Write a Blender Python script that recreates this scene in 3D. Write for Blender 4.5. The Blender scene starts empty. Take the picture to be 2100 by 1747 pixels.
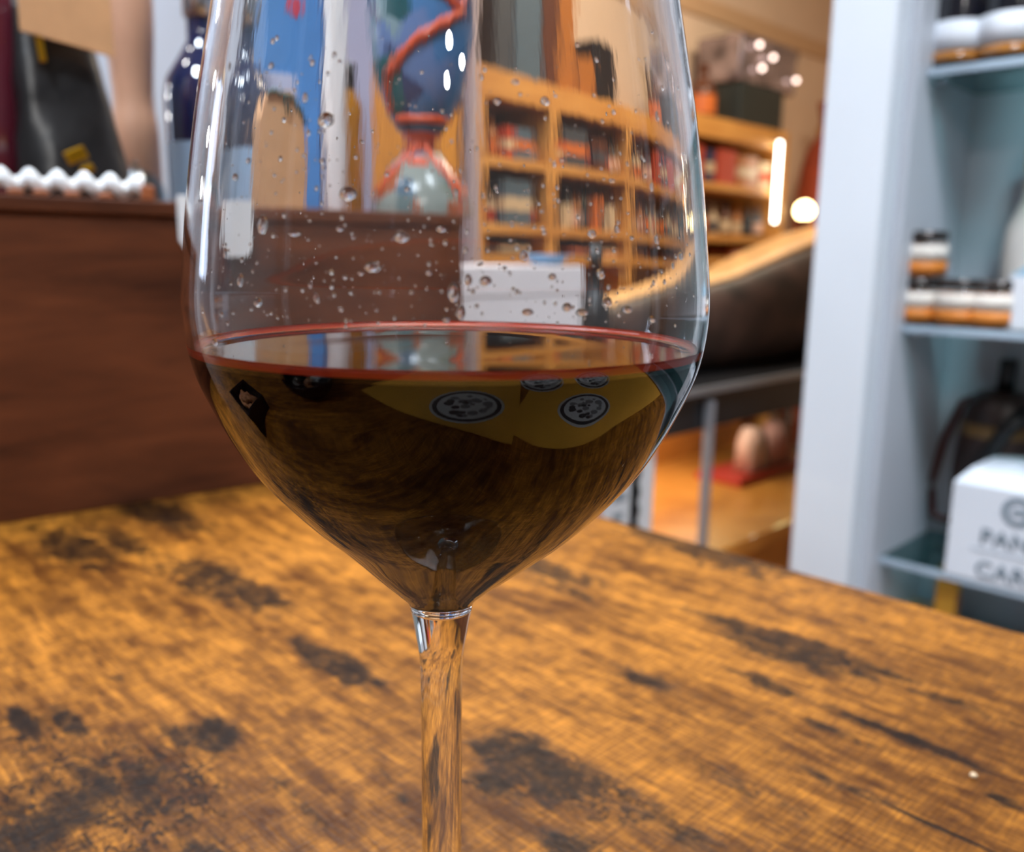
import bpy, bmesh, math, random
from mathutils import Vector, Matrix, noise as mnoise
random.seed(7)
S = bpy.context.scene
COL = S.collection
PI = math.pi

# ------------------------------------------------------------------ camera
FOC = 1800.0                       # focal length in pixels of the 2100x1747 frame
CAM = Vector((0, 0, .16))          # 16 cm above the table top (table top is z = 0)
HF = Vector((1, 1, 0)).normalized()
PITCH, ROLL = math.radians(11.0), .014
FW = HF * math.cos(PITCH) - Vector((0, 0, 1)) * math.sin(PITCH)
RT0 = Vector((1, -1, 0)).normalized()
UP0 = RT0.cross(FW)
RT = RT0 * math.cos(ROLL) + UP0 * math.sin(ROLL)
UP = UP0 * math.cos(ROLL) - RT0 * math.sin(ROLL)
cd = bpy.data.cameras.new('camera')
cam = bpy.data.objects.new('camera', cd)
COL.objects.link(cam)
cam.matrix_world = Matrix(((RT.x, UP.x, -FW.x, CAM.x), (RT.y, UP.y, -FW.y, CAM.y), (RT.z, UP.z, -FW.z, CAM.z), (0, 0, 0, 1)))
cd.sensor_fit = 'HORIZONTAL'
cd.sensor_width = 36
cd.lens = 36 * FOC / 2100
cd.clip_start = .005
cd.dof.use_dof = True
cd.dof.focus_distance = .152
cd.dof.aperture_fstop = 15.0
S.camera = cam

# ------------------------------------------------------------------ world, exposure, lamps
S.view_settings.view_transform = 'Standard'
S.view_settings.look = 'None'
S.view_settings.gamma = 1
S.view_settings.use_curve_mapping = False
S.view_settings.exposure = 0.0
S.cycles.max_bounces = 32
S.cycles.transmission_bounces = 32
S.cycles.glossy_bounces = 12
S.cycles.diffuse_bounces = 5
S.cycles.caustics_reflective = False
S.cycles.caustics_refractive = True
S.cycles.sample_clamp_indirect = 8
S.cycles.use_denoising = True
w = bpy.data.worlds.new('room_air')
S.world = w
w.use_nodes = True
w.node_tree.nodes['Background'].inputs[0].default_value = (.75, .85, 1, 1)
w.node_tree.nodes['Background'].inputs[1].default_value = .3


def lamp(name, loc, aim, power, col, size, shape='DISK', sy=None):
    d = bpy.data.lights.new(name, 'AREA')
    d.energy = power
    d.color = col
    d.shape = shape
    d.size = size
    if sy:
        d.size_y = sy
    o = bpy.data.objects.new(name, d)
    COL.objects.link(o)
    o.location = loc
    o.rotation_euler = (Vector(aim) - Vector(loc)).to_track_quat('-Z', 'Y').to_euler()
    return o


COOL, WARM, NEUT = (.80, .90, 1), (1, .82, .60), (1, .93, .85)
lamp('overhead_area_light', (.5, 1.5, 1.7), (.6, 1.6, 0), 36, COOL, .9, 'RECTANGLE', .5)       # over the white wall
lamp('overhead_area_light', (2.5, 1.0, 1.7), (2.6, 1.5, 0), 54, WARM, .9, 'RECTANGLE', .6)      # over the bookcase
lamp('overhead_area_light', (.55, -.25, 1.7), (1.35, .3, .1), 11.5, COOL, .5, 'RECTANGLE', .5).data.spread = 1.3      # added unseen light, narrowed onto the white shelf unit
lamp('overhead_area_light', (.72, .72, 1.7), (.42, .44, 0), 2.9, NEUT, .35, 'RECTANGLE', .35).data.spread = .75      # added unseen light, narrowed to the far half of the table
lamp('overhead_area_light', (-.55, .05, 1.7), (.32, .72, .25), 4.5, COOL, .4, 'RECTANGLE', .4).data.spread = .8        # added fill light for the crate and what stands on it
for p in ((.9, .9, 1.7), (1.2, 1.3, 1.7), (-.75, 1.25, 1.7), (1.5, .2, 1.7), (-1.36, -1.49, 1.42), (-1.1, -1.24, 1.42), (-1.15, -1.6, 1.5)):
    lamp('ceiling_spot_lamp', p, (0, 0, .2), 4, (1, .97, .93), .09)
for p in ((-.30, 2.1, .78), (-.36, 2.1, .62), (-.30, 2.1, .46), (.02, 2.15, .9)):
    lamp('side_highlight_light', p, (0, 0, .2), .7, (1, .98, .96), .05)  # unseen lights added for the small highlights on the bowl's left
lamp('bowl_streak_light', (-.55, 2.2, .55), (-.2, .3, .3), 1.8, (.62, .76, 1), .16, 'RECTANGLE', .6)      # unseen light added for the blue streak down the bowl's left side


# ------------------------------------------------------------------ pixel rays used to read real positions off the photograph
def ray(x, y):
    return FW + RT * ((x - 1050) / FOC) + UP * ((873.5 - y) / FOC)


def onz(x, y, v):
    d = ray(x, y)
    return CAM + d * ((v - CAM.z) / d.z)


def onx(x, y, v):
    d = ray(x, y)
    return CAM + d * ((v - CAM.x) / d.x)


def ony(x, y, v):
    d = ray(x, y)
    return CAM + d * ((v - CAM.y) / d.y)


# ------------------------------------------------------------------ materials
def lin(c):
    return tuple((v / 255 / 12.92 if v / 255 <= .04045 else ((v / 255 + .055) / 1.055) ** 2.4) for v in c) + (1,)


def mat(name, rgb, rough=.5, metal=0, spec=.5, vary=.0, vscale=30, coat=0, emit=None, estr=0, bump=0):
    m = bpy.data.materials.new(name)
    m.use_nodes = True
    nt = m.node_tree
    b = nt.nodes['Principled BSDF']
    b.inputs['Base Color'].default_value = lin(rgb)
    b.inputs['Roughness'].default_value = rough
    b.inputs['Metallic'].default_value = metal
    b.inputs['Specular IOR Level'].default_value = spec
    b.inputs['Coat Weight'].default_value = coat
    if emit:
        b.inputs['Emission Color'].default_value = lin(emit)
        b.inputs['Emission Strength'].default_value = estr
    if vary:
        tc = nt.nodes.new('ShaderNodeTexCoord')
        n = nt.nodes.new('ShaderNodeTexNoise')
        n.inputs['Scale'].default_value = vscale
        n.inputs['Detail'].default_value = 6
        nt.links.new(tc.outputs['Object'], n.inputs['Vector'])
        r = nt.nodes.new('ShaderNodeValToRGB')
        r.color_ramp.elements[0].position = .3
        r.color_ramp.elements[1].position = .7
        r.color_ramp.elements[0].color = lin([max(0, c * (1 - vary)) for c in rgb])
        r.color_ramp.elements[1].color = lin([min(255, c * (1 + vary * .6)) for c in rgb])
        nt.links.new(n.outputs['Fac'], r.inputs['Fac'])
        nt.links.new(r.outputs['Color'], b.inputs['Base Color'])
        if bump:
            bp = nt.nodes.new('ShaderNodeBump')
            bp.inputs['Strength'].default_value = bump
            bp.inputs['Distance'].default_value = .002
            nt.links.new(n.outputs['Fac'], bp.inputs['Height'])
            nt.links.new(bp.outputs['Normal'], b.inputs['Normal'])
    return m


def clear(name, ior=1.5, tint=(255, 255, 255), rough=0.0):
    m = bpy.data.materials.new(name)
    m.use_nodes = True
    b = m.node_tree.nodes['Principled BSDF']
    b.inputs['Base Color'].default_value = lin(tint)
    b.inputs['Transmission Weight'].default_value = 1
    b.inputs['Roughness'].default_value = rough
    b.inputs['IOR'].default_value = ior
    return m


def pane(name, tint=(235, 245, 245), ior=1.45):
    """thin sheet glass: clear with a mirror sheen that grows towards grazing"""
    m = bpy.data.materials.new(name)
    m.use_nodes = True
    nt = m.node_tree
    nt.nodes.clear()
    out = nt.nodes.new('ShaderNodeOutputMaterial')
    mx = nt.nodes.new('ShaderNodeMixShader')
    lw = nt.nodes.new('ShaderNodeLayerWeight')
    lw.inputs['Blend'].default_value = .5
    pw = nt.nodes.new('ShaderNodeMath')
    pw.operation = 'POWER'
    pw.inputs[1].default_value = 5.0
    nt.links.new(lw.outputs['Facing'], pw.inputs[0])
    fr = nt.nodes.new('ShaderNodeMath')
    fr.operation = 'MULTIPLY_ADD'
    fr.inputs[1].default_value = .8
    fr.inputs[2].default_value = ((ior - 1) / (ior + 1)) ** 2
    nt.links.new(pw.outputs[0], fr.inputs[0])
    tr = nt.nodes.new('ShaderNodeBsdfTransparent')
    tr.inputs['Color'].default_value = lin(tint)
    gl = nt.nodes.new('ShaderNodeBsdfGlossy')
    gl.inputs['Roughness'].default_value = .02
    nt.links.new(fr.outputs[0], mx.inputs[0])
    nt.links.new(tr.outputs[0], mx.inputs[1])
    nt.links.new(gl.outputs[0], mx.inputs[2])
    nt.links.new(mx.outputs[0], out.inputs['Surface'])
    return m


def wood(name, dark, light, stretch, rough=.5, scale=1.0, spec=.5):
    """grain noise; stretch = per-axis scale (small along the grain)"""
    m = bpy.data.materials.new(name)
    m.use_nodes = True
    nt = m.node_tree
    b = nt.nodes['Principled BSDF']
    b.inputs['Roughness'].default_value = rough
    b.inputs['Specular IOR Level'].default_value = spec
    tc = nt.nodes.new('ShaderNodeTexCoord')
    mp = nt.nodes.new('ShaderNodeMapping')
    mp.inputs['Scale'].default_value = [s * scale for s in stretch]
    n = nt.nodes.new('ShaderNodeTexNoise')
    n.inputs['Scale'].default_value = 1
    n.inputs['Detail'].default_value = 8
    n.inputs['Roughness'].default_value = .62
    n.inputs['Distortion'].default_value = .4
    r = nt.nodes.new('ShaderNodeValToRGB')
    r.color_ramp.elements[0].position = .34
    r.color_ramp.elements[1].position = .66
    r.color_ramp.elements[0].color = lin(dark)
    r.color_ramp.elements[1].color = lin(light)
    L = nt.links.new
    L(tc.outputs['Object'], mp.inputs['Vector'])
    L(mp.outputs['Vector'], n.inputs['Vector'])
    L(n.outputs['Fac'], r.inputs['Fac'])
    L(r.outputs['Color'], b.inputs['Base Color'])
    return m


def table_material():
    """honey-brown laminate wood: long grain along Y, fine cross saw marks, charred knots and stains where the photograph has them"""
    m = bpy.data.materials.new('table_wood')
    m.use_nodes = True
    nt = m.node_tree
    L = nt.links.new
    b = nt.nodes['Principled BSDF']
    tc = nt.nodes.new('ShaderNodeTexCoord')
    P = tc.outputs['Object']

    def mapping(scale, loc=(0, 0, 0), rot=0):
        mp = nt.nodes.new('ShaderNodeMapping')
        mp.vector_type = 'TEXTURE' if False else 'POINT'
        mp.inputs['Scale'].default_value = scale
        mp.inputs['Location'].default_value = loc
        mp.inputs['Rotation'].default_value = (0, 0, rot)
        L(P, mp.inputs['Vector'])
        return mp.outputs['Vector']

    def noise(vec, detail=6, rough=.6, dist=0.0, scale=1):
        n = nt.nodes.new('ShaderNodeTexNoise')
        n.inputs['Scale'].default_value = scale
        n.inputs['Detail'].default_value = detail
        n.inputs['Roughness'].default_value = rough
        n.inputs['Distortion'].default_value = dist
        L(vec, n.inputs['Vector'])
        return n.outputs['Fac']

    def math_(op, a, c=None, clamp=False):
        n = nt.nodes.new('ShaderNodeMath')
        n.operation = op
        n.use_clamp = clamp
        for i, v in enumerate((a, c)):
            if v is None:
                continue
            if isinstance(v, (int, float)):
                n.inputs[i].default_value = v
            else:
                L(v, n.inputs[i])
        return n.outputs[0]

    def rng(v, a, c, lo=0.0, hi=1.0):
        n = nt.nodes.new('ShaderNodeMapRange')
        n.interpolation_type = 'SMOOTHSTEP'
        L(v, n.inputs[0])
        n.inputs[1].default_value = a
        n.inputs[2].default_value = c
        n.inputs[3].default_value = lo
        n.inputs[4].default_value = hi
        return n.outputs[0]

    def mix(f, a, c):
        n = nt.nodes.new('ShaderNodeMix')
        n.data_type = 'RGBA'
        L(f, n.inputs[0])
        for i, v in ((6, a), (7, c)):
            if isinstance(v, tuple):
                n.inputs[i].default_value = v
            else:
                L(v, n.inputs[i])
        return n.outputs[2]

    grain = noise(mapping((150, 26, 1)), 10, .7, .4)
    wide = noise(mapping((26, 9, 1), (3.1, 1.7, 0)), 5, .6, .6)
    patch = noise(mapping((95, 80, 1), (9, 2, 0)), 8, .74)
    fine = noise(mapping((900, 60, 1)), 3, .6)
    saw = noise(mapping((60, 1000, 1), (0, 0, 0), .12), 2, .5)
    tone = math_('ADD', math_('ADD', math_('MULTIPLY', grain, .42), math_('MULTIPLY', wide, .30)), math_('MULTIPLY', patch, .28))
    col = mix(rng(tone, .39, .63), lin((68, 36, 12)), lin((208, 138, 50)))
    speck = rng(math_('ADD', math_('MULTIPLY', fine, .55), math_('MULTIPLY', saw, .45)), .36, .64)
    col = mix(math_('MULTIPLY', math_('SUBTRACT', 1.0, speck), .75), col, lin((76, 44, 20)))
    rag = math_('SUBTRACT', noise(mapping((130, 70, 1), (5, 5, 0)), 8, .72, .8), .5)

    def field(name):
        a = nt.nodes.new('ShaderNodeAttribute')
        a.attribute_name = name
        return a.outputs['Fac']
    cn = noise(mapping((300, 190, 1), (2, 8, 0)), 6, .75, 1.2)
    tot = rng(math_('ADD', field('stain'), math_('MULTIPLY', rag, 2.7)), .5, 1.05, 0, .96)
    tot = math_('MULTIPLY', tot, rng(math_('ADD', math_('MULTIPLY', patch, .5), math_('MULTIPLY', cn, .5)), .60, .46, .6, 1.0), True)
    chr_ = rng(math_('ADD', field('charring'), math_('MULTIPLY', rag, 1.4)), .35, 1.0)
    tot = math_('MAXIMUM', tot, math_('MULTIPLY', chr_, rng(cn, .47, .56, 0, .92)))
    col = mix(tot, col, lin((22, 14, 11)))
    # one long dark seam
    a = onz(1815, 1650, 0)
    b2 = onz(2035, 1745, 0)
    ctr = (a + b2) / 2
    v = mapping((1 / .0011, 1 / .02, 0), (-ctr.x / .0011, -ctr.y / .02, 0))
    ln = nt.nodes.new('ShaderNodeVectorMath')
    ln.operation = 'LENGTH'
    L(v, ln.inputs[0])
    seam = rng(ln.outputs['Value'], 1.1, .6)
    col = mix(seam, col, lin((28, 20, 17)))
    L(col, b.inputs['Base Color'])
    b.inputs['Specular IOR Level'].default_value = .13
    L(rng(tone, .3, .7, .34, .46), b.inputs['Roughness'])
    bp = nt.nodes.new('ShaderNodeBump')
    bp.inputs['Strength'].default_value = .25
    bp.inputs['Distance'].default_value = .0006
    L(math_('SUBTRACT', math_('ADD', speck, grain), math_('MULTIPLY', tot, .8)), bp.inputs['Height'])
    L(bp.outputs['Normal'], b.inputs['Normal'])
    return m


# ------------------------------------------------------------------ mesh helpers
def obj(name, bm, m, parent=None, smooth=False, loc=None):
    me = bpy.data.meshes.new(name)
    bmesh.ops.recalc_face_normals(bm, faces=bm.faces)
    bm.to_mesh(me)
    bm.free()
    for mm in (m if isinstance(m, (list, tuple)) else [m]):
        me.materials.append(mm)
    if smooth:
        me.polygons.foreach_set('use_smooth', [True] * len(me.polygons))
    o = bpy.data.objects.new(name, me)
    COL.objects.link(o)
    if parent:
        o.parent = parent
    if loc is not None:
        o.location = loc
    return o


def tag(o, label=None, cat=None, group=None, kind=None):
    if label:
        o['label'] = label
    if cat:
        o['category'] = cat
    if group:
        o['group'] = group
    if kind:
        o['kind'] = kind
    return o


def thing(name, label, cat, loc=(0, 0, 0), rz=0, group=None):
    o = bpy.data.objects.new(name, None)
    o.empty_display_size = .02
    COL.objects.link(o)
    o.location = loc
    o.rotation_euler = (0, 0, rz)
    return tag(o, label, cat, group)


def add_box(bm, x0, x1, y0, y1, z0, z1, bev=0.0, seg=2):
    vs = [bm.verts.new((x, y, z)) for z in (z0, z1) for y in (y0, y1) for x in (x0, x1)]
    fs = [(0, 2, 3, 1), (4, 5, 7, 6), (0, 1, 5, 4), (2, 6, 7, 3), (0, 4, 6, 2), (1, 3, 7, 5)]
    faces = [bm.faces.new([vs[i] for i in f]) for f in fs]
    if bev:
        es = set(e for f in faces for e in f.edges)
        bmesh.ops.bevel(bm, geom=list(es), offset=bev, segments=seg, affect='EDGES', profile=.5)
    return bm


def box(x0, x1, y0, y1, z0, z1, bev=0.0, seg=2):
    return add_box(bmesh.new(), x0, x1, y0, y1, z0, z1, bev, seg)


def add_lathe(bm, prof, n=24, off=None, cx=0, cy=0):
    """prof: list of (r, z) outlining a closed section; points with r == 0 become poles"""
    rings = []
    for r, z in prof:
        ox = off(z) if off else Vector((0, 0, 0))
        if r < 1e-7:
            rings.append([bm.verts.new((cx + ox.x, cy + ox.y, z))])
        else:
            rings.append([bm.verts.new((cx + ox.x + r * math.cos(2 * PI * k / n), cy + ox.y + r * math.sin(2 * PI * k / n), z)) for k in range(n)])
    for a, b in zip(rings, rings[1:]):
        for k in range(n):
            k2 = (k + 1) % n
            if len(a) == 1 and len(b) == 1:
                continue
            if len(a) == 1:
                bm.faces.new((a[0], b[k], b[k2]))
            elif len(b) == 1:
                bm.faces.new((a[k], a[k2], b[0]))
            else:
                bm.faces.new((a[k], a[k2], b[k2], b[k]))
    return bm


def lathe(prof, n=24, off=None):
    return add_lathe(bmesh.new(), prof, n, off)


def spline(pts, sub=6):
    """Catmull-Rom through (r, z) points"""
    out = []
    for i in range(len(pts) - 1):
        p0 = pts[max(i - 1, 0)]
        p1, p2 = pts[i], pts[i + 1]
        p3 = pts[min(i + 2, len(pts) - 1)]
        for k in range(sub):
            t = k / sub
            out.append(tuple(.5 * (2 * p1[j] + (p2[j] - p0[j]) * t + (2 * p0[j] - 5 * p1[j] + 4 * p2[j] - p3[j]) * t * t
                                   + (3 * p1[j] - p0[j] - 3 * p2[j] + p3[j]) * t ** 3) for j in (0, 1)))
    out.append(pts[-1])
    return out


def add_tube(bm, pts, r, n=8, caps=True):
    pts = [Vector(p) for p in pts]
    rings = []
    for i, p in enumerate(pts):
        t = (pts[min(i + 1, len(pts) - 1)] - pts[max(i - 1, 0)]).normalized()
        a = t.cross(Vector((0, 0, 1)))
        if a.length < .1:
            a = t.cross(Vector((0, 1, 0)))
        a.normalize()
        c = t.cross(a)
        rr = r[i] if isinstance(r, (list, tuple)) else r
        rings.append([bm.verts.new(p + (a * math.cos(2 * PI * k / n) + c * math.sin(2 * PI * k / n)) * rr) for k in range(n)])
    for a, b in zip(rings, rings[1:]):
        for k in range(n):
            bm.faces.new((a[k], a[(k + 1) % n], b[(k + 1) % n], b[k]))
    if caps:
        bm.faces.new(rings[0])
        bm.faces.new(rings[-1])
    return bm


def prism(poly, d0, d1, axis='y'):
    """extrude polygon of (a, z) between d0 and d1 along axis y (a = x) or x (a = y)"""
    bm = bmesh.new()
    def P(a, z, d):
        return (a, d, z) if axis == 'y' else (d, a, z)
    A = [bm.verts.new(P(a, z, d0)) for a, z in poly]
    B = [bm.verts.new(P(a, z, d1)) for a, z in poly]
    bm.faces.new(A)
    bm.faces.new(B[::-1])
    n = len(poly)
    for i in range(n):
        bm.faces.new((A[i], A[(i + 1) % n], B[(i + 1) % n], B[i]))
    return bm


# ------------------------------------------------------------------ room
FLOOR_Z, CEIL_Z, BACK_Y, RIGHT_X, LEFT_X, FRONT_Y = -.75, 1.75, 2.3, 4.6, -1.7, -1.8
M_white_wall = mat('white_wall_paint', (176, 186, 204), .8, vary=.03, vscale=2)
M_beige = mat('beige_wall_paint', (226, 202, 178), .8, vary=.04, vscale=2)
M_grey_wall = mat('grey_wall_paint', (150, 150, 152), .85)
M_ceil = mat('ceiling_paint', (215, 205, 192), .9)
M_floor = wood('floor_wood', (96, 62, 36), (150, 104, 62), (3, 30, 3), .45)


def struct(name, bm, m, parent=None):
    o = obj(name, bm, m, parent)
    o['kind'] = 'structure'
    return o


struct('floor', box(LEFT_X - .1, RIGHT_X + .1, FRONT_Y - .1, BACK_Y + .1, FLOOR_Z - .1, FLOOR_Z), M_floor)
struct('ceiling', box(LEFT_X - .1, RIGHT_X + .1, FRONT_Y - .1, BACK_Y + .1, CEIL_Z, CEIL_Z + .1), M_ceil)
SPLIT_X = 1.48
struct('wall_back_left', box(LEFT_X, SPLIT_X, BACK_Y, BACK_Y + .1, FLOOR_Z, CEIL_Z), M_white_wall)
struct('wall_back', box(SPLIT_X, RIGHT_X, BACK_Y, BACK_Y + .1, FLOOR_Z, CEIL_Z), M_beige)
struct('wall_right', box(RIGHT_X, RIGHT_X + .1, FRONT_Y, BACK_Y, FLOOR_Z, CEIL_Z), M_beige)
struct('wall_left', box(LEFT_X - .1, LEFT_X, FRONT_Y, BACK_Y, FLOOR_Z, CEIL_Z), M_grey_wall)
struct('wall_front', box(LEFT_X, RIGHT_X, FRONT_Y - .1, FRONT_Y, FLOOR_Z, CEIL_Z), M_grey_wall)
rail_z = ony(1480, 35, BACK_Y).z
struct('trim_1', box(SPLIT_X, RIGHT_X, BACK_Y - .012, BACK_Y, rail_z - .03, rail_z + .05, .004), mat('trim_paint', (204, 170, 134), .7))

# ------------------------------------------------------------------ table
EDGE_X = .4155
tb = thing('dining_table', 'honey brown wooden table with dark charred knots, under the wine glass', 'table', (0, 0, 0))
# stains and charred spots of the printed wood: (pixel x, pixel y, radius across the grain, radius along the grain, strength)
STAINS = [(440, 1190, .016, .045, 1.0), (520, 1220, .012, .03, .95), (330, 1165, .01, .03, .6), (700, 1365, .0085, .024, 1.2),
          (640, 1330, .006, .02, .7), (150, 1120, .018, .05, .9), (330, 1053, .02, .06, .85), (250, 1110, .012, .05, .8),
          (440, 1505, .009, .013, 1.0), (370, 1515, .004, .02, .7), (170, 1640, .018, .024, .8), (50, 1480, .0035, .014, 1.2),
          (140, 1480, .0035, .015, 1.2), (300, 1610, .01, .02, .7), (60, 1700, .02, .02, .8), (420, 1740, .012, .012, .7),
          (1060, 1540, .011, .014, 1.15), (1140, 1600, .013, .014, .85), (1010, 1600, .01, .013, .8), (1230, 1600, .008, .014, .7),
          (1130, 1170, .013, .03, .9), (1170, 1210, .01, .03, .6), (1320, 1390, .008, .02, .65), (1400, 1110, .02, .05, .8),
          (1500, 1150, .02, .04, .75), (1500, 1280, .006, .03, .85), (1620, 1330, .014, .035, 1.05), (1570, 1400, .006, .02, .9),
          (1760, 1360, .006, .03, .75), (1850, 1510, .004, .035, .9), (1690, 1490, .003, .03, .65), (1950, 1440, .004, .03, .65),
          (2065, 1645, .0026, .005, 1.25), (1160, 1740, .012, .01, .8), (1400, 1700, .008, .02, .65), (760, 1560, .006, .012, .5), (820, 1640, .004, .012, .5),
          (600, 1640, .004, .02, .6), (240, 1390, .003, .006, .8), (1750, 1620, .004, .03, .6), (1500, 1600, .006, .03, .5)]
CHARS = [(190, 1640, .026, .036, 1.1), (60, 1500, .008, .018, 1), (330, 1600, .014, .03, 1.1), (1120, 1590, .016, .018, 1), (430, 1510, .010, .014, .9), (60, 1730, .03, .03, 1.1), (1250, 1640, .012, .016, .9)]
SP = [[(onz(x, y, 0), rx, ry, st) for x, y, rx, ry, st in T] for T in (STAINS, CHARS)]


def steps(a, b_, fa, fb, fine, coarse):
    out, v = [], a
    while v < b_ - 1e-6:
        out.append(v)
        v += fine if fa <= v < fb else coarse
    return out + [b_]


GX = steps(-.42, EDGE_X - .0015, .03, 1, .0025, .03)
GY = steps(-.4485, 1.1485, -.02, .62, .0025, .03)
bm = bmesh.new()
grid = [[bm.verts.new((x, y, 0)) for x in GX] for y in GY]
for r0, r1 in zip(grid, grid[1:]):
    for q in range(len(GX) - 1):
        bm.faces.new((r0[q], r0[q + 1], r1[q + 1], r1[q]))
# rounded edge, apron and underside from the rim of the grid
rim = grid[0][:] + [r[-1] for r in grid[1:]] + grid[-1][-2::-1] + [r[0] for r in grid[-2:0:-1]]
prev = rim
for dx, z in ((.0012, -.0005), (.0015, -.0015), (.0015, -.0275), (.001, -.028)):
    nx = [bm.verts.new((v.co.x + dx * ((v.co.x > GX[-1] - 1e-5) - (v.co.x < GX[0] + 1e-5)), v.co.y + dx * ((v.co.y > GY[-1] - 1e-5) - (v.co.y < GY[0] + 1e-5)), z)) for v in rim]
    for q in range(len(rim)):
        q2 = (q + 1) % len(rim)
        bm.faces.new((prev[q], prev[q2], nx[q2], nx[q]))
    prev = nx
bm.faces.new(prev[::-1])
top_o = obj('tabletop', bm, table_material(), tb)
for nm, T in zip(('stain', 'charring'), SP):
    at = top_o.data.attributes.new(nm, 'FLOAT', 'POINT')
    vals = []
    for v in top_o.data.vertices:
        f = 0.0
        for c, rx, ry, st in T:
            dx, dy = (v.co.x - c.x) / rx, (v.co.y - c.y) / ry
            d2 = dx * dx + dy * dy
            if d2 < 2.9:
                f = max(f, st * (1.7 - d2 ** .5))
        vals.append(f)
    at.data.foreach_set('value', vals)
M_leg = mat('black_table_leg_metal', (32, 30, 29), .45)
for x in (-.37, EDGE_X - .05):
    for y in (-.4, 1.1):
        obj('leg', box(x - .025, x + .025, y - .025, y + .025, FLOOR_Z, -.028, .003), M_leg, tb)
c = onz(1996, 1593, 0)
bm = bmesh.new()
bmesh.ops.create_icosphere(bm, subdivisions=2, radius=.0011)
for v in bm.verts:
    v.co *= 1 + .35 * mnoise.noise(v.co * 2000)
    v.co.z *= .7
crumb = obj('bread_crumb', bm, mat('crumb_crust', (226, 208, 178), .8), None, False, (c.x, c.y, .0006))
tag(crumb, 'tiny pale crumb lying on the bare tabletop near a dark seam', 'crumb')

# ------------------------------------------------------------------ wine glass
AXIS = HF * .159 - RT0 * .0113
M_glass = clear('clear_crystal', 1.5)
M_bowl = clear('clear_crystal_streaked', 1.5)      # the dry part of the bowl carries faint vertical streaks left by the swirled wine
nt = M_bowl.node_tree
tc = nt.nodes.new('ShaderNodeTexCoord')
mp = nt.nodes.new('ShaderNodeMapping')
mp.inputs['Scale'].default_value = (240, 240, 5)
no = nt.nodes.new('ShaderNodeTexNoise')
no.inputs['Scale'].default_value = 1
no.inputs['Detail'].default_value = 3
sx_ = nt.nodes.new('ShaderNodeSeparateXYZ')
mr = nt.nodes.new('ShaderNodeMapRange')
mr.inputs[1].default_value = .146
mr.inputs[2].default_value = .150
mr.inputs[4].default_value = .06
bp = nt.nodes.new('ShaderNodeBump')
bp.inputs['Distance'].default_value = .0003
nt.links.new(tc.outputs['Object'], mp.inputs['Vector'])
nt.links.new(tc.outputs['Object'], sx_.inputs[0])
nt.links.new(mp.outputs['Vector'], no.inputs['Vector'])
nt.links.new(sx_.outputs['Z'], mr.inputs[0])
nt.links.new(mr.outputs[0], bp.inputs['Strength'])
nt.links.new(no.outputs['Fac'], bp.inputs['Height'])
nt.links.new(bp.outputs['Normal'], nt.nodes['Principled BSDF'].inputs['Normal'])


def skew(z):
    t = min(max((.110 - z) / .015, 0), 1)
    return -RT0 * (.0018 * t * t * (3 - 2 * t))


OUT = [(.0059, .0935), (.0066, .0952), (.0091, .0976), (.0119, .1), (.0190, .1062), (.0255, .1120), (.0318, .1186), (.0357, .1236),
       (.0391, .1293), (.0417, .1346), (.0436, .1391), (.0448, .1436), (.0454, .1482), (.0455, .1523), (.0452, .1562), (.0446, .1617),
       (.0437, .1694), (.0426, .1771), (.0413, .1847), (.0398, .1922), (.0383, .1998), (.0366, .208), (.0350, .216), (.0340, .222)]
INN = [(.0, .0972), (.0035, .0975), (.0068, .0988), (.0107, .1014), (.0178, .1075), (.0243, .1132), (.0306, .1197), (.0345, .1246),
       (.0379, .1301), (.0406, .1351), (.0425, .1394), (.0437, .1437), (.0443, .1482), (.0444, .1523), (.0441, .1562), (.0435, .1617),
       (.0426, .1694), (.0415, .1771), (.0402, .1847), (.0387, .1922), (.0372, .1998), (.0356, .208), (.0341, .216), (.0332, .222)]


def interp(tab, z):
    for (r0, z0), (r1, z1) in zip(tab, tab[1:]):
        if z0 <= z <= z1:
            return r0 + (r1 - r0) * (z - z0) / (z1 - z0)
    return tab[-1][0]


so, si = spline(OUT, 6), spline(INN, 6)
prof = [(0, .0935), (.004, .0935)] + so + [(.0338, .2226), (.0334, .2226)] + si[::-1]
wg = thing('wine_glass', 'large stemmed wine glass speckled with droplets, holding dark red wine', 'wine glass', (AXIS.x, AXIS.y, 0))
obj('bowl', lathe(prof, 160, skew), M_bowl, wg, True)
stem = spline([(.0059, .0934), (.0055, .0913), (.0051, .0889), (.0046, .0860), (.0043, .0835), (.0041, .0793), (.0040, .0695), (.0040, .0600),
               (.0040, .0490), (.0040, .0409), (.0041, .03), (.0043, .02), (.005, .012), (.007, .0075)], 6)
obj('stem', lathe([(0, .0934)] + stem + [(0, .0075)], 64, skew), M_glass, wg, True)
foot = [(0, .0073), (.007, .0073), (.012, .0055), (.02, .0038), (.032, .0026), (.0372, .0021), (.0385, .0014), (.0378, .0006), (.03, .0004), (0, .0004)]
obj('foot', lathe([foot[0]] + spline(foot[1:-1], 4) + [foot[-1]], 96, skew), M_glass, wg, True)

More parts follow.
